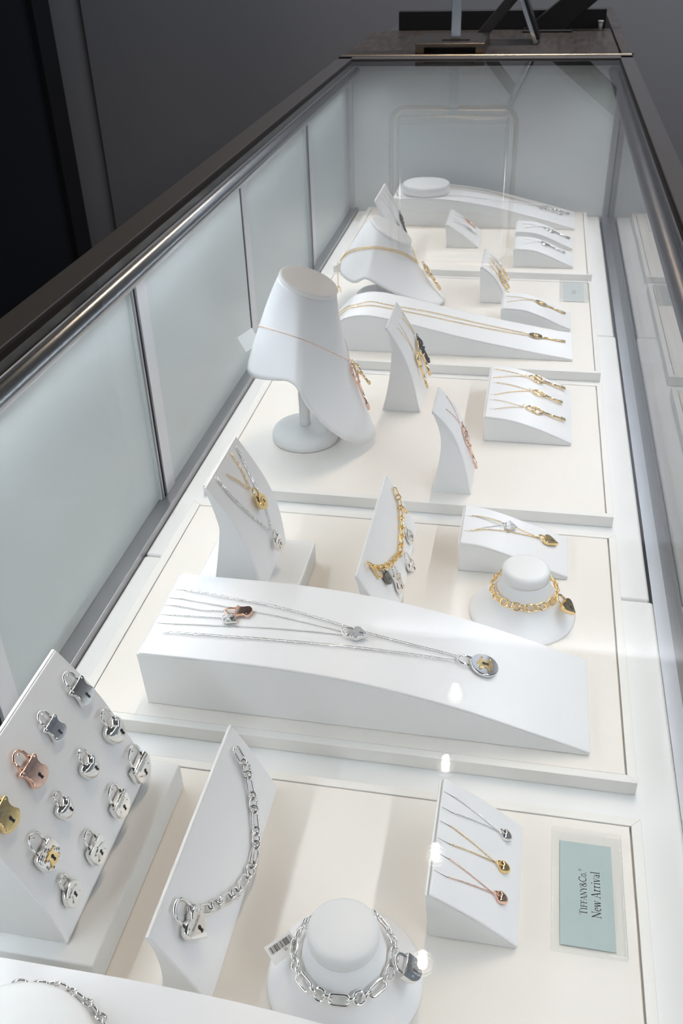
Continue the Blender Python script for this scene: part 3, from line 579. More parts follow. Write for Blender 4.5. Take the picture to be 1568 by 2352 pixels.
# ------------------------------------------------------------------ platforms
def platform(x0, x1, y0, y1, lab):
    tag(ob('riser_block', box(x0, x1, y0, y1, TRAY_Z, PLAT_Z), 'leather', bevel=.0014), lab, 'riser block', 'white leather riser blocks')
platform(-.3125, -.2148, .2740, .4284, 'white leather riser block under the padlock board')
platform(-.2720, -.1777, .6120, .7122, 'white leather riser block under the tall easel behind the long ramp')
# ------------------------------------------------------------------ ramps and easels
NAMES = {
 'A': ('display_easel', 'wide tall curved easel on a riser, covered with rows of padlock charms', 'easel'),
 'B': ('display_easel', 'white leaning easel carrying a thick silver chain with blue-faced heart padlock', 'easel'),
 'D': ('display_wedge', 'small white wedge holding three tiny heart necklaces beside the printed sign', 'display wedge'),
 'F': ('display_ramp', 'white long ramp cut off by the bottom left corner, with a round cap on it', 'display ramp'),
 'H': ('display_ramp', 'large white long ramp holding four necklaces, one with a round disc pendant', 'display ramp'),
 'I': ('display_easel', 'tall curved white easel on a riser with two padlock necklaces', 'easel'),
 'K': ('display_easel', 'white leaning easel carrying the gold charm bracelet', 'easel'),
 'L': ('display_ramp', 'short white ramp with a sparkling heart and a gold heart necklace', 'display ramp'),
 'O': ('display_easel', 'tall curved white easel with gold keys and one black key', 'easel'),
 'P': ('display_easel', 'narrow tall curved white easel with one twisted rose gold key', 'easel'),
 'Q': ('display_ramp', 'wide white ramp with three gold keys side by side', 'display ramp'),
 'R': ('display_ramp', 'humped long white ramp with one oval gold key at its foot', 'display ramp'),
 'T': ('display_ramp', 'short white ramp with an oval gold key, just behind the humped ramp', 'display ramp'),
 'U': ('display_wedge', 'steep white wedge with three hanging gold keys beside the small clear sign', 'display wedge'),
 'X': ('display_wedge', 'small white wedge with two little keys on the farthest tray', 'display wedge'),
 'Y': ('display_ramp', 'short white ramp with a shiny silver heart key, front one of the far pair', 'display ramp'),
 'V': ('display_ramp', 'short white ramp with a silver openwork key, rear one of the far pair', 'display ramp'),
 'W': ('display_ramp', 'long curved white ramp against the end panel with a round cap on it', 'display ramp'),
 'Z': ('display_easel', 'tall white easel with fine necklaces behind the low neck bust', 'easel'),
}
def offset(c, d):
    out = []
    for i in range(len(c)):
        a, b = c[max(i-1, 0)], c[min(i+1, len(c)-1)]; tx, tz = b[0]-a[0], b[1]-a[1]; L = math.hypot(tx, tz)
        out.append((c[i][0] + tz/L*d, c[i][1] - tx/L*d))
    return out
ROOT = {}
for n, D in DISPLAYS.items():
    name, lab, cat = NAMES[n]; y0, y1 = D['y']; c = D['curve']; zb = D['z'] + .0002
    t = thing(name, ((c[0][0] + c[-1][0])/2, (y0 + y1)/2, zb), lab, cat, 'white leather jewellery displays'); ROOT[n] = t
    c = [(x, max(z, zb)) for x, z in c]
    inner = [(x, max(z, zb)) for x, z in offset(c, .0022)]
    easel = 'back' in D
    ob('face_pad', prism_y(c + inner[::-1], y0, y1), 'satin', t, bevel=.0009)
    if easel:
        bk = smooth(D['back'], 5); bk[-1] = (bk[-1][0], zb); g = .0007
        poly = inner[:-1] + [(inner[-1][0], zb)] + bk[::-1]
    else: g = .0004; poly = [(inner[0][0] - .0022 if n not in ('R',) else inner[0][0], inner[0][1])] + inner[1:] + [(inner[-1][0], zb), (c[0][0], zb)]
    ob('body', prism_y(poly, y0 + g, y1 - g), 'leather', t, bevel=.0008)
    if easel:
        top = bk[0]
        ob('back_board', prism_y([(top[0], top[1] + .0004), (c[0][0] - .0004, top[1] + .0004), (c[0][0] - .0004, top[1] - .004), (top[0], top[1] - .004)], y0, y1), 'leather', t, bevel=.0006)
# slits where the chains are tucked in
def slit(n, s, y, L=.010):
    o = ob('slit', prism_thin(n, s, y, L), 'slit', ROOT[n], smooth=False); return o
def prism_thin(n, s, y, L):
    a, T, N = face_at(n, max(.0004, s - L), y, .00012); b, _, _ = face_at(n, s + .0006, y, .00012); w = Vector((0, .00032, 0))
    return [a - w*.3, b - w, b + w, a + w*.3], [(0, 1, 2, 3)]
for k in ('chainA', 'chainB', 'chainC'):
    for p in (LIE['D'][k][0], LIE['D'][k][2]): slit('D', *p)
for k in ('discU', 'paveU', 'paveL', 'beadU', 'beadL'): slit('H', *LIE['H'][k][0])
for k in ('c1', 'c2', 'c3'):
    for p in (LIE['Q'][k][0], LIE['Q'][k][2]): slit('Q', p[0], p[1], .008)
for p in (LIE['L']['g'][0], LIE['L']['g'][4]): slit('L', *p)
# ------------------------------------------------------------------ round caps on the two end ramps
def cap(c, r, z, h, lab):
    tag(ob('pillow_stand', lathe([(r - .001, 0), (r, .001), (r + .0004, h*.45), (r - .0006, h*.5), (r, h*.56), (r, h*.8), (r*.985, h*.92), (r*.95, h*.98), (r*.85, h), (0.0001, h + .0006)], (c[0], c[1], z), 56), 'leather'), lab, 'pillow stand', 'round white caps on ramps')
cap((-.2165, .1890), .0470, .0674, .0190, 'round white leather cap in the bottom left corner with thick silver chain around')
cap((-.2035, 1.8570), .0450, .0664, .0180, 'round white leather cap on the farthest ramp')
# ------------------------------------------------------------------ round bracelet busts
def round_bust(cx, cy, lab):
    t = thing('bracelet_bust', (cx, cy, TRAY_Z), lab, 'bust', 'small round bracelet busts'); z = TRAY_Z + .0002
    ob('cone', lathe([(.0440, 0), (.0462, .0006), (.0462, .0022), (.0440, .0048), (.0380, .0105), (.0320, .0165), (.0268, .0235), (.0225, .0315), (.0200, .0375), (.0190, .0400)], (cx, cy, z), 64), 'satin', t)
    ob('cap', lathe([(.0186, .0398), (.0204, .0402), (.0208, .0420), (.0208, .0460), (.0204, .0482), (.0192, .0498), (.0165, .0507), (.0001, .0509)], (cx, cy, z), 56), 'leather', t)
    return t
round_bust(-.0725, .3060, 'round white bust with thick silver link bracelet and price tag')
round_bust(.0200, .6645, 'round white bust with gold link bracelet, in front of a short ramp')
# ------------------------------------------------------------------ neck busts
def neck_surface(yc, top, hem, M=64, K=18):
    """rings from neck to hem; top = (centre x, z, half length, drop, half width), hem = half outline back to front (x, dy, z)"""
    h = smooth(hem, 6); full = h + [(x, -dy, z) for x, dy, z in h[-2:0:-1]]
    seg = [0]
    for i in range(len(full)): a, b = full[i], full[(i+1) % len(full)]; seg.append(seg[-1] + math.dist(a, b))
    H = []
    for k in range(M):
        d = seg[-1]*k/M; i = max(j for j in range(len(full)) if seg[j] <= d); u = (d - seg[i])/(seg[i+1] - seg[i])
        a, b = full[i], full[(i+1) % len(full)]; H.append(tuple(a[j] + (b[j] - a[j])*u for j in range(3)))
    cx, cz, a, drop, b = top; rows = []
    for j in range(K + 1):
        t = j/K; row = []
        for x, dy, z in H:
            th = math.atan2(dy/1.0, (x - cx)); c, s = math.cos(th), math.sin(th)
            T = (cx + a*c, b*s, cz - drop*c)
            e = t**(1.22 + .38*c)
            row.append(Vector((T[0] + (x - T[0])*e, yc + T[1] + (dy - T[1])*e, T[2] + (z - T[2])*t)))
        rows.append(row)
    return rows
def neck_bust(yc, top, hem, base, lab):
    cx = base[0]; t = thing('necklace_bust', (cx, yc, TRAY_Z), lab, 'bust', 'white neck-shaped necklace busts')
    rows = neck_surface(yc, top, hem); M = len(rows[0]); K = len(rows) - 1
    V = [v for r in rows for v in r]; F = [(j*M + k, (j+1)*M + k, (j+1)*M + (k+1) % M, j*M + (k+1) % M) for j in range(K) for k in range(M)]
    o = ob('neck_form', (V, F), 'satin', t); so = o.modifiers.new('thickness', 'SOLIDIFY'); so.thickness = .0034; so.offset = -1
    x0, cz, a, drop, b = top; ang = math.atan2(drop, a); L = math.hypot(a, drop)
    ob('cap', xf(lathe([(.94, -.004), (1.0, -.0030), (1.035, -.0014), (1.035, .0010), (1.01, .0024), (.94, .0031), (.001, .0034)], n=56, sx=L, sy=b), Matrix.Translation((x0, yc, cz)) @ Matrix.Rotation(ang, 4, 'Y')), 'leather', t)
    z = TRAY_Z + .0002; r = base[1]
    ob('base', lathe([(r*.97, 0), (r, .001), (r, .0075), (r*.97, .0115), (r*.90, .0145), (r*.74, .0170), (r*.45, .0182), (.001, .0184)], (cx, yc, z), 56), 'leather', t)
    ob('post', lathe([(.0066, .0180), (.0062, .020), (.0062, base[2] - z)], (cx, yc, z), 24), 'leather', t)
    return t, rows
NB, NROWS = neck_bust(.955, (-.2300, .2030, .0300, .0112, .0325), [(-.3060, 0, .1060), (-.3010, -.022, .1050), (-.2880, -.040, .1060), (-.2620, -.057, .1120), (-.2420, -.069, .1180), (-.2280, -.0755, .1110), (-.2170, -.0735, .0890), (-.2030, -.066, .0665), (-.1880, -.053, .0450), (-.1730, -.036, .0285), (-.1625, -.018, .0220), (-.1585, 0, .0215)], (-.2425, .0395, .150), 'tall white neck bust on a post and round base, wearing a rose gold necklace')
SB, SROWS = neck_bust(1.410, (-.2070, .1240, .0300, .0182, .0310), [(-.2860, 0, .0740), (-.2830, -.026, .0720), (-.2760, -.047, .0680), (-.2570, -.060, .0620), (-.2380, -.066, .0715), (-.2220, -.066, .0650), (-.2040, -.062, .0545), (-.1740, -.051, .0370), (-.1500, -.041, .0275), (-.1330, -.028, .0200), (-.1240, -.013, .0182), (-.1215, 0, .0180)], (-.2230, .0395, .090), 'low sloping white neck bust wearing a double gold chain, behind the humped ramp')
# ------------------------------------------------------------------ signs
def sign(x0, x1, y0, y1, card, lab, h=.0060, cm='card_blue'):
    t = thing('acrylic_sign', ((x0 + x1)/2, (y0 + y1)/2, TRAY_Z), lab, 'sign', 'clear acrylic signs'); z = TRAY_Z + .0003
    c = ob('card', box(card[0], card[1], card[2], card[3], z + .0004, z + .0008), cm, t, smooth=False)
    ob('acrylic_block', box(x0, x1, y0, y1, z + .0010, z + h), 'acrylic', t, bevel=.0009)
    return t, c, z + .00085
t, c, z = sign(.0466, .0918, .3430, .4325, (.0523, .0856, .3490, .4250), 'clear acrylic sign with pale blue card and two lines of black text')
Mx = lambda x, y, z: Matrix(((0, -1, 0, x), (1, 0, 0, y), (0, 0, 1, z), (0, 0, 0, 1)))
ob('lettering', lettering(MARK + [('®', 1.0)], .0048, Mx(.0690, .3880, z)), 'ink', c, smooth=False)
ob('lettering', lettering('New Arrival', .0057, Mx(.0775, .3870, z)), 'ink', c, smooth=False)
t, c, z = sign(.0536, .0980, 1.4310, 1.5270, (.0595, .0920, 1.4380, 1.5200), 'small clear acrylic sign with one short word, at the back of the fourth tray', cm='card_grey')
ob('lettering', lettering('Keys', .0075, Mx(.0790, 1.4790, z)), 'ink', c, smooth=False)
# ------------------------------------------------------------------ padlock charms on the big board
def charm(n, key_, style, L, W, h, m, lab, shackle=None, extra=(), text=True):
    (s0, y0), (s1, y1) = LIE[n][key_]
    sh_ = shackle or (L*.42, W*.58, L*.045)
    P, T, N = face_at(n, (s0 + s1)/2, y0 - .0022, .0010); P = P + T*(-(L + sh_[0])/2 + sh_[0])
    t = thing('padlock_charm', tuple(P), lab, 'padlock charm', 'padlock charms pinned on the tall board')
    padlock(t, frame(P, T, N), style, L, W, h, m, shackle, extra, text=text)
    ob('pin', sweep([P + T*(-sh_[0]*.8) + N*(-.001), P + T*(-sh_[0]*.8) + N*.004], .0004, 6), 'silver', t)
charm('A', 'a1', 'shield', .0172, .0184, .0034, 'silver', 'silver shield-shaped padlock charm at the top corner of the board nearest the frosted doors', (.0092, .0098, .0010))
charm('A', 'a2', 'shield', .0146, .0156, .0030, 'silver', 'smaller silver shield-shaped padlock charm, second in the top row of the board', (.0080, .0084, .0009))
charm('A', 'a3', 'shield', .0172, .0184, .0034, 'rose_gold', 'rose gold shield-shaped padlock charm on the board', (.0092, .0098, .0010))
charm('A', 'a4', 'shield', .0172, .0184, .0034, 'gold', 'yellow gold padlock charm half cut off by the left edge of the picture', (.0092, .0098, .0010))
charm('A', 'a5', 'puffed', .0182, .0192, .0072, 'silver', 'largest puffed rounded silver padlock charm, far edge of the board', (.0100, .0090, .0010), text=False)
charm('A', 'a6', 'puffed', .0150, .0164, .0062, 'silver', 'middle-sized puffed rounded silver padlock charm at the centre of the board', (.0082, .0078, .0009), text=False)
charm('A', 'a7', 'puffed', .0130, .0142, .0056, 'silver', 'smallest puffed rounded silver padlock charm on the board', (.0072, .0068, .0008), text=False)
charm('A', 'a8', 'dome', .0172, .0210, .0058, 'silver', 'larger flat-topped silver padlock charm with tall loop, lowest at the far edge of the board', (.0125, .0140, .0012), ('rivet',))
charm('A', 'a9', 'dome', .0150, .0182, .0052, 'silver', 'smaller flat-topped silver padlock charm with tall loop on the board', (.0108, .0120, .0011), ('rivet',))
charm('A', 'a10', 'arch', .0170, .0186, .0044, 'silver', 'faceted silver padlock charm with a gold keyhole plate', (.0110, .0100, .0009), ('goldplate', 'facets'), text=False)
charm('A', 'a11', 'arch', .0168, .0178, .0044, 'silver', 'smooth arched silver padlock charm with raised silver keyhole plate', (.0100, .0092, .0009), ('plate',), text=False)
charm('A', 'a12', 'disc', .0160, .0165, .0036, 'silver_soft', 'round coin-like silver padlock charm near the bottom corner of the board', (.0075, .0070, .0010), ('plate',), text=False)
# ------------------------------------------------------------------ link bracelets
LK_OVAL = lambda m, k=1.0: mesh('link', oval(.0140*k, .0076*k, .00095*k, 22, 8), m)
LK_RING = lambda m, R, k=1.0: mesh('link', ring(R*k, .00095*k, 20, 8), m)
def links(parent, path, seq):
    for k, (p, t, n) in enumerate(walk(path, [q[1] for q in seq])):
        me, _, roll = seq[k % len(seq)]
        inst('link', me, frame(p, t, n) @ Matrix.Rotation(roll + random.uniform(-.12, .12), 4, 'X'), parent)
def mixed(m, k=1.0):
    o, r1, r2 = LK_OVAL(m, k), LK_RING(m, .0026, k), LK_RING(m, .0035, k)
    return [(o, .0106*k, .15), (r1, .0036*k, 1.25), (r2, .0052*k, .3), (r1, .0036*k, 1.1)]
b = thing('bracelet', tuple(face_at('B', .05, .36)[0]), 'thick silver chain bracelet with blue-reflecting heart padlock on leaning easel', 'bracelet')
links(b, surf_path('B', LIE['B']['path'], .0034, .002, True), mixed('silver'))
P, T, N = face_at('B', .0185, .3015, .0012)
padlock(b, frame(P, T, N, -.05), 'heart', .0192, .0212, .0050, 'silver', (.0125, .0128, .0013), ('rivet',), prefix='padlock_')
def circle(c, r, z, a0=0, a1=360, n=90, slope=.75):
    return [(Vector((c[0] + r*math.cos(math.radians(a0 + (a1-a0)*k/n)), c[1] + r*math.sin(math.radians(a0 + (a1-a0)*k/n)), z)), Vector((slope*math.cos(math.radians(a0 + (a1-a0)*k/n)), slope*math.sin(math.radians(a0 + (a1-a0)*k/n)), 1)).normalized()) for k in range(n + 1)]
cc = (-.0725, .3060)
b = thing('bracelet', (cc[0], cc[1], .040), 'thick silver mixed-link bracelet with square padlock around the near round bust', 'bracelet')
links(b, circle(cc, .0290, .0400, -8, 352), mixed('silver'))
a = math.radians(-4); D_ = Vector((math.cos(a), math.sin(a), 0))
padlock(b, frame(Vector((cc[0], cc[1], 0)) + D_*.0335 + Vector((0, 0, .0385)), D_*.72 + Vector((0, 0, -.62)), D_*.62 + Vector((0, 0, .72))), 'dome', .0125, .0150, .0050, 'silver', (.0070, .0100, .0011), ('rivet',), prefix='padlock_')
cm = (.0200, .6645)
b = thing('bracelet', (cm[0], cm[1], .040), 'chunky gold round-link bracelet with gold heart padlock on the round bust', 'bracelet')
gl = mesh('link', ring(1, .00072, 20, 8, .0039, .0032), 'gold')
links(b, circle(cm, .0283, .0405, -20, 340), [(gl, .0056, .35), (gl, .0056, 1.05)])
a = math.radians(-22); D_ = Vector((math.cos(a), math.sin(a), 0))
padlock(b, frame(Vector((cm[0], cm[1], 0)) + D_*.0335 + Vector((0, 0, .0375)), D_*.75 + Vector((0, 0, -.62)), D_*.62 + Vector((0, 0, .75))), 'heart', .0150, .0145, .0052, 'gold', (.0070, .0080, .0010), prefix='padlock_')
cf = (-.2165, .1890)
b = thing('bracelet', (cf[0], cf[1], .068), 'thick silver chain lying around the round cap, cut off at bottom left', 'bracelet')
fl, fs = LK_RING('silver', .0044), LK_RING('silver', .0026)
links(b, circle(cf, .0520, .0722, -10, 190, 80, .35), [(fl, .0074, 1.05), (fs, .0042, .3), (fl, .0074, 1.25), (fs, .0042, .2)])
# gold charm bracelet on the second leaning easel
b = thing('bracelet', tuple(face_at('K', .04, .72)[0]), 'gold oval-link charm bracelet hung with silver padlock charms on an easel', 'bracelet')
go, gr = mesh('link', oval(.0105, .0062, .00075, 20, 8), 'gold'), LK_RING('gold', .0024)
links(b, surf_path('K', LIE['K']['path'], .0031, .002, True), [(go, .0080, .2), (gr, .0036, 1.3)])
def kcharm(k, style, L, W, h, m, dang, extra=(), sh_=None, prefix='', text=False):
    (s0, y0), (s1, y1) = LIE['K'][k]
    P, T, N = face_at('K', s0 + (sh_ or (L*.4,))[0], y0 - .003, .0016)
    padlock(b, frame(P, T, N, dang), style, L, W, h, m, sh_, extra, prefix, text)
kcharm('disc', 'disc', .0150, .0150, .0030, 'silver', .15, ('plate',), (.0060, .0065, .0007), 'round_charm_')
kcharm('heart', 'heart', .0150, .0165, .0042, 'silver', -.1, ('rivet',), (.0100, .0105, .0009), 'heart_charm_', True)
kcharm('lock', 'shield', .0190, .0170, .0034, 'silver', -.5, (), (.0080, .0085, .0009), 'shield_charm_', True)
kcharm('shield', 'arch', .0120, .0115, .0030, 'dark_silver', -.25, (), (.0045, .0050, .0006), 'small_charm_')
P, T, N = face_at('K', .0125, .6460, .003)
ob('toggle', xf(oval(.0150, .0055, .0011, 22, 8), frame(P + T*.006, T, N) @ Matrix.Rotation(1.1, 4, 'X')), 'gold', b)
P, T, N = face_at('K', .0290, .7685, .003)
ob('toggle', xf(oval(.0130, .0040, .0009, 18, 6), frame(P + T*.005, T + Vector((0, .35, 0)), N) @ Matrix.Rotation(1.2, 4, 'X')), 'gold', b)
# ------------------------------------------------------------------ necklaces on ramps and easels
def necklace(n, lab, at, group=None):
    return thing('necklace', tuple(face_at(n, *at)[0]), lab, 'necklace', group)
for k, h, m, lab in (('chainA', 'heartA', 'silver', 'fine silver necklace with tiny puffed silver heart, uppermost on the small wedge'), ('chainB', 'heartB', 'gold', 'fine gold necklace with tiny puffed gold heart, middle one on the small wedge'), ('chainC', 'heartC', 'rose_gold', 'fine rose gold necklace with tiny puffed rose heart, lowest on the small wedge')):
    p = LIE['D'][k]; t = necklace('D', lab, p[1])
    chain('chain', surf_path('D', [p[0], p[1]], .0006), 'fine', m, t, .85); chain('chain', surf_path('D', [p[1], p[2]], .0006), 'fine', m, t, .85)
    small_heart(t, 'D', *p[1], m)
LH = LIE['H']
t = necklace('H', 'silver paperclip-chain necklace with round dark-faced disc pendant on the long ramp', LH['disc'][1])
chain('chain', surf_path('H', LH['discU'], .0014, .004, True), 'clip', 'silver', t); chain('chain', surf_path('H', LH['discL'], .0014, .004, True), 'clip', 'silver', t)
P, T, N = face_at('H', .2530, .5540, .0010)
padlock(t, frame(P, T, N, .03), 'disc', .0232, .0232, .0032, 'silver', (.0098, .0092, .0010), ('goldplate',), prefix='disc_')
t = necklace('H', 'fine silver necklace with sparkling pave heart padlock in the middle of the long ramp', LH['pave'][1])
chain('chain', surf_path('H', LH['paveU'], .0006), 'fine', 'silver_soft', t); chain('chain', surf_path('H', LH['paveL'], .0006), 'fine', 'silver_soft', t)
P, T, N = face_at('H', .1590, .5535, .0008)
padlock(t, frame(P, T, N, -.05), 'heart', .0125, .0140, .0042, 'silver', (.0080, .0085, .0010), ('pave',), prefix='heart_', text=False)
t = necklace('H', 'silver bead-chain necklace with rose gold padlock and small silver heart on the long ramp', LH['roselock'][1])
chain('chain', surf_path('H', LH['beadU'], .0007), 'bead', 'silver', t); chain('chain', surf_path('H', LH['beadL'], .0007), 'bead', 'silver', t)
P, T, N = face_at('H', .0615, .5600, .0012)
padlock(t, frame(P, T, N, .1), 'shield', .0150, .0128, .0030, 'rose_gold', (.0080, .0075, .0008), (), 'padlock_')
P, T, N = face_at('H', .0570, .5510, .0010)
padlock(t, frame(P, T, N, -.45), 'heart', .0110, .0105, .0036, 'silver', (.0035, .0040, .0006), ('plate',), 'heart_', False)
LI = LIE['I']
t = necklace('I', 'silver paperclip-chain necklace with slim silver padlock on the tall easel', LI['p1'][0])
chain('chain', surf_path('I', LI['c1'], .0012, .004, True), 'clip', 'silver', t, 1.15); chain('chain', surf_path('I', LI['c1b'], .0012, .004, True), 'clip', 'silver', t, 1.15)
P, T, N = face_at('I', .0880, .6715, .0030)
padlock(t, frame(P, (T + N*.10), N), 'arch', .0150, .0140, .0038, 'silver', (.0068, .0070, .0009), ('plate',), 'padlock_', False)
t = necklace('I', 'gold chain necklace with round gold padlock on the tall easel', LI['p2'][0])
chain('chain', surf_path('I', LI['c2'], .0012, .004, True), 'clip', 'gold', t, .9); chain('chain', surf_path('I', LI['c2b'], .0012, .004, True), 'clip', 'gold', t, .9)
P, T, N = face_at('I', .0430, .6710, .0030)
padlock(t, frame(P, T + N*.05, N), 'disc', .0150, .0150, .0042, 'gold', (.0068, .0070, .0009), ('plate',), 'padlock_', False)
LL = LIE['L']
t = necklace('L', 'gold cable necklace with dark-reflecting gold heart on the short ramp', LL['heart'][0])
chain('chain', surf_path('L', LL['g'][:3], .0008, .004, True), 'fine', 'gold', t, 1.2); chain('chain', surf_path('L', LL['g'][2:], .0008, .004, True), 'fine', 'gold', t, 1.2)
P, T, N = face_at('L', .0790, .7615, .0010)
padlock(t, frame(P, T, N, -.12), 'heart', .0150, .0140, .0036, 'gold', (.0050, .0055, .0008), (), 'heart_', False)
t = necklace('L', 'fine silver necklace with sparkling pave heart on the short ramp behind the bust', LL['pave'][0])
chain('chain', surf_path('L', LL['s'][:2], .0006), 'fine', 'silver_soft', t); chain('chain', surf_path('L', LL['s'][1:], .0006), 'fine', 'silver_soft', t)
P, T, N = face_at('L', .0400, .7605, .0008)
padlock(t, frame(P, T, N), 'heart', .0115, .0130, .0038, 'silver', (.0040, .0050, .0007), ('pave',), 'heart_', False)
# ------------------------------------------------------------------ key necklaces
def vee(t, n, pts, kind, m, fine=1.0, off=.0007):
    for a, b in zip(pts[:-1], pts[1:]): chain('chain', surf_path(n, [a, b], off), kind, m, t, fine)
def key_on(t, n, pts, m, bow, lift=.0016, tip=0.0, y1=None, **k):
    a, b = pts; P0, T, N = face_at(n, a[0], a[1], lift); P1, _, _ = face_at(n, b[0], b[1] if y1 is None else y1, lift + tip)
    key(t, P0, P1, N, m, bow, **k)
LQ = LIE['Q']
for c, k, kind, bow, lab in (('c1', 'k1', 'cable', 'twist2', 'gold key necklace with cable chain, farthest of three on the wide ramp'), ('c2', 'k2', 'clip', 'oval', 'gold key necklace with long-link chain, middle of three on the wide ramp'), ('c3', 'k3', 'fine', 'knot', 'gold key necklace with fine chain and knotted bow, nearest of three on the wide ramp')):
    t = necklace('Q', lab, LQ[k][0], 'gold key necklaces on the wide ramp'); vee(t, 'Q', LQ[c], kind, 'gold', .9 if kind != 'fine' else 1.0)
    key_on(t, 'Q', LQ[k], 'gold', 'trefoil' if bow == 'twist2' else bow, .0024, .0012, thick=1.1)
LP = LIE['P']
t = necklace('P', 'rose gold necklace with twisted rope key on the narrow easel', LP['k'][0]); vee(t, 'P', LP['c'], 'fine', 'rose_gold')
key_on(t, 'P', LP['k'], 'rose_gold', 'twist', .0025, .002, y1=.8930, thick=1.2)
LO = LIE['O']
t = necklace('O', 'necklace with one black and one long gold key, far side of the easel', LO['k1'][0]); vee(t, 'O', LO['c1'], 'cable', 'gold', .8)
P0, T, N = face_at('O', .0458, 1.1100, .004)
key(t, P0 + Vector((0, .001, 0)), (-.1140, 1.1130, .0455), N, 'black_metal', 'trefoil', 'black_key_', 1.5)
key(t, P0 + Vector((.0, -.003, -.002)), (-.1115, 1.1060, .0310), N, 'gold', 'round', 'gold_key_', 1.5)
t = necklace('O', 'fine gold necklace with rounded gold heart key, near side of the easel', LO['k2'][0]); vee(t, 'O', LO['c2'], 'fine', 'gold', .8)
key_on(t, 'O', LO['k2'], 'gold', 'heart', .0030, .003, thick=1.2)
LR = LIE['R']
t = necklace('R', 'long gold chain with oval openwork gold key along the humped ramp', LR['k'][0])
chain('chain', surf_path('R', [(.004, 1.262)] + LR['u'], .0009, .004, True), 'cable', 'gold', t, 1.15); chain('chain', surf_path('R', [(.004, 1.254)] + LR['l'], .0009, .004, True), 'cable', 'gold', t, 1.15)
key_on(t, 'R', LR['k'], 'gold', 'disc', .0012, .0004)
LT = LIE['T']
t = necklace('T', 'fine gold necklace with oval openwork gold key on the short ramp', LT['k'][0]); vee(t, 'T', LT['c'], 'fine', 'gold')
key_on(t, 'T', LT['k'], 'gold', 'disc', .0012, .0008, y1=1.3640)
LU = LIE['U']
for c, k, bow, y1, lab in (('c1', 'k1', 'round', 1.488, 'thin gold key necklace, farthest of three on the steep wedge'), ('c2', 'k2', 'trefoil', 1.468, 'gold key necklace, middle of three on the steep wedge'), ('c3', 'k3', 'knot', 1.446, 'gold key necklace, nearest of three on the steep wedge')):
    t = necklace('U', lab, LU[k][0], 'gold key necklaces on the steep wedge'); s, y = LU[c][0]; e = LU[c][1]
    vee(t, 'U', [(s, y + .003), e, (s + .002, y - .009)], 'fine' if k == 'k1' else 'cable', 'gold', .8)
    key_on(t, 'U', LU[k], 'gold', bow, .0020, .002, y1=y1)
LX = LIE['X']
for c, k, m, lab in (('c1', 'k1', 'rose_gold', 'little rose and silver key necklace, rear one on the small far wedge'), ('c2', 'k2', 'silver', 'little silver key necklace, front one on the small far wedge')):
    t = necklace('X', lab, LX[k][0], 'little keys on the small far wedge'); s, y = LX[c][0]
    vee(t, 'X', [(s, y + .006), LX[c][1], (s + .001, y - .010)], 'fine', 'silver_soft', .8); key_on(t, 'X', LX[k], m, 'trefoil', .0015, .001, thick=1.0)
t = necklace('Y', 'fine silver necklace with shiny puffed heart key on the front far ramp', LIE['Y']['k'][0]); vee(t, 'Y', LIE['Y']['c'], 'fine', 'silver_soft', .8)
key_on(t, 'Y', LIE['Y']['k'], 'silver', 'heart', .0012, .001)
t = necklace('V', 'silver necklace with openwork trefoil key on the rear far ramp', LIE['V']['k'][0]); vee(t, 'V', LIE['V']['c'], 'cable', 'silver_soft', .8)
key_on(t, 'V', LIE['V']['k'], 'silver_soft', 'trefoil', .0012, .001, thick=1.2)
LW = LIE['W']
t = necklace('W', 'long silver chain with two silver keys on the farthest ramp', LW['k1'][0])
chain('chain', surf_path('W', LW['cu'], .0009, .004, True), 'cable', 'silver_soft', t, 1.1); chain('chain', surf_path('W', [(.0015, 1.8512), (.012, 1.820), (.0452, 1.8175), (.085, 1.823)] + LW['cl'][2:], .0009, .004, True), 'cable', 'silver_soft', t, 1.1)
key_on(t, 'W', LW['k1'], 'silver_soft', 'trefoil', .0014, .0006, prefix='front_key_', thick=1.1); key_on(t, 'W', LW['k2'], 'silver_soft', 'round', .0014, .0006, prefix='rear_key_', thick=1.1)
for i, (yy, se, m, lab) in enumerate(((1.6800, .0950, 'dark_silver', 'dark silver key necklace at the far side of the tall back easel'), (1.6350, .0850, 'silver_soft', 'fine silver necklace with small pendant, near side of the tall back easel'))):
    t = necklace('Z', lab, (.05, yy), 'fine necklaces on the tall back easel'); vee(t, 'Z', [(.006, yy + .008), (.052, yy), (.006, yy - .016)], 'fine', 'silver_soft', .8)
    key_on(t, 'Z', [(.052, yy), (se, yy)], m, 'trefoil', .002, .002, thick=1.4)
# ------------------------------------------------------------------ necklaces on the neck busts
def round_neck(rows, yc, target, off, dz=0.0):
    out = []; M = len(rows[0])
    for k in range(M):
        for j in range(len(rows) - 1):
            a, b = rows[j][k], rows[j+1][k]; fa, fb = a.z - dz - target(a.x, abs(a.y - yc)), b.z - dz - target(b.x, abs(b.y - yc))
            if fa >= 0 > fb:
                p = a.lerp(b, fa/(fa - fb)); t = rows[j][(k+1) % M] - rows[j][k-1]; n = t.cross(b - a).normalized()
                if n.dot(p - Vector((-.235 if yc < 1.2 else -.215, yc, p.z))) < 0: n = -n
                out.append((p + n*off, n)); break
    return out + out[:1]
t = thing('necklace', (-.19, .955, .11), 'fine rose gold necklace with two rose gold keys on the upright neck bust', 'necklace')
chain('chain', round_neck(NROWS, .955, lambda x, d: .1485 - .346*(x + .288) + .62*d, .0007), 'fine', 'rose_gold', t, .9)
key(t, (-.1868, .955, .1140), (-.1655, .953, .0556), (1, 0, .45), 'rose_gold', 'oval', 'long_key_', 1.25); key(t, (-.1850, .960, .1115), (-.1655, .962, .0830), (1, 0, .45), 'gold', 'round', 'short_key_', 1.0)
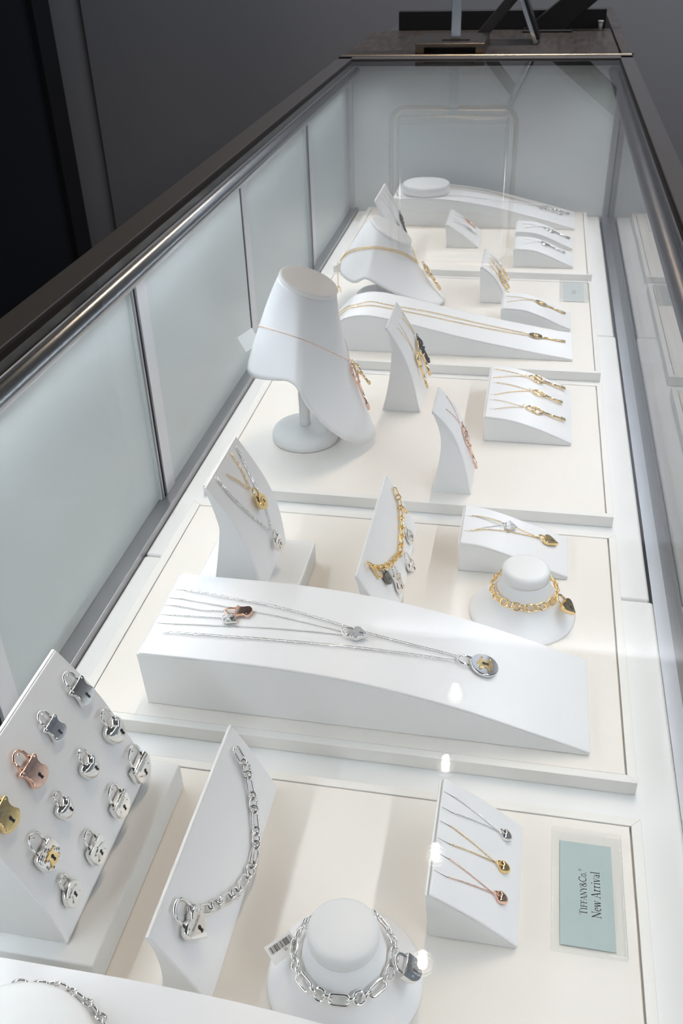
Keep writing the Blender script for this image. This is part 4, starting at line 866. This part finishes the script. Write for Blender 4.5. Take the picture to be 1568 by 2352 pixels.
t = thing('necklace', (-.16, 1.41, .07), 'double gold chain with a plain gold key on the low neck bust', 'necklace')
for dz in (0, .0035): chain('chain', round_neck(SROWS, 1.41, lambda x, d: .074 + .85*d, .0012, dz), 'cable', 'gold', t, 1.0)
key(t, (-.1585, 1.410, .0760), (-.1290, 1.408, .0350), (1, 0, .6), 'gold', 'round', 'long_key_', 1.6); key(t, (-.1575, 1.416, .0745), (-.1400, 1.418, .0480), (1, 0, .6), 'rose_gold', 'oval', 'short_key_', .9)
chain('chain_tail', [(Vector((-.2882, 1.395, .078 - .0025*k)), Vector((0, -1, 0))) for k in range(16)], 'cable', 'gold', t, 1.1)
ob('tassel', join(*[sweep([(-.2882 + dx*.2, 1.395, .0400), (-.2882 + dx, 1.395 + dx*.4, .0360), (-.2882 + dx*1.3, 1.395, .0290)], .0007, 6) for dx in (-.003, 0, .003)]), 'gold', t)
# ------------------------------------------------------------------ price tags
def price_tag(P, T, N, L, W, lab, bars=True, m='paper'):
    M = frame(P, T, N); t = thing('price_tag', tuple(P), lab, 'price tag', 'small white price tags')
    c = ob('card', xf(box(-L/2, L/2, -W/2, W/2, 0, .0003), M), m, t, smooth=False)
    if bars:
        x = -L*.40; st = []; rnd = random.Random(3)
        while x < L*.40:
            w = rnd.choice((.0002, .0003, .0005)); st.append(box(x, x + w, -W*.02, W*.34, .0003, .00036)); x += w + rnd.choice((.00022, .0003, .0005))
        ob('barcode', xf(join(*st), M), 'ink', c, smooth=False)
        ob('print', lettering('90', W*.16, M @ Matrix.Translation((L*.08, -W*.24, .00036))), 'ink', c, smooth=False)
        ob('print', lettering('K1', W*.16, M @ Matrix.Translation((L*.33, -W*.24, .00036))), 'ink', c, smooth=False)
        ob('print', lettering('0115', W*.13, M @ Matrix.Translation((L*.26, -W*.45, .00036))), 'ink', c, smooth=False)
    return t
t = price_tag((-.1090, .3040, .0365), (.0118, .0112, .002), (-.25, -.35, .9), .0175, .0125, 'white price tag with black barcode at the silver bracelet')
ob('string', sweep([(-.1010, .3085, .0385), (-.1020, .3120, .0440), (-.0995, .3150, .0455), (-.0985, .3100, .0440), (-.0995, .3020, .0400), (-.1000, .2960, .0330), (-.0990, .2930, .0290), (-.0975, .2950, .0310), (-.0985, .3040, .0395)], .00022, 5), 'thread', t)
t = price_tag((-.3040, .9600, .1310), (.8, 0, .55), (-.1, -1, .25), .0220, .0190, 'blank white tag hanging behind the upright neck bust', False)
ob('string', sweep([(-.2970, .9585, .1405), (-.2930, .9560, .1460), (-.2895, .9570, .1480)], .00025, 5), 'thread', t)
t = price_tag((-.2880, 1.4150, .0640), (.8, 0, .55), (-.1, -1, .25), .0130, .0100, 'blank white tag hanging behind the low neck bust', False)
ob('string', sweep([(-.2850, 1.4150, .0660), (-.2830, 1.4140, .0740)], .00025, 5), 'thread', t)
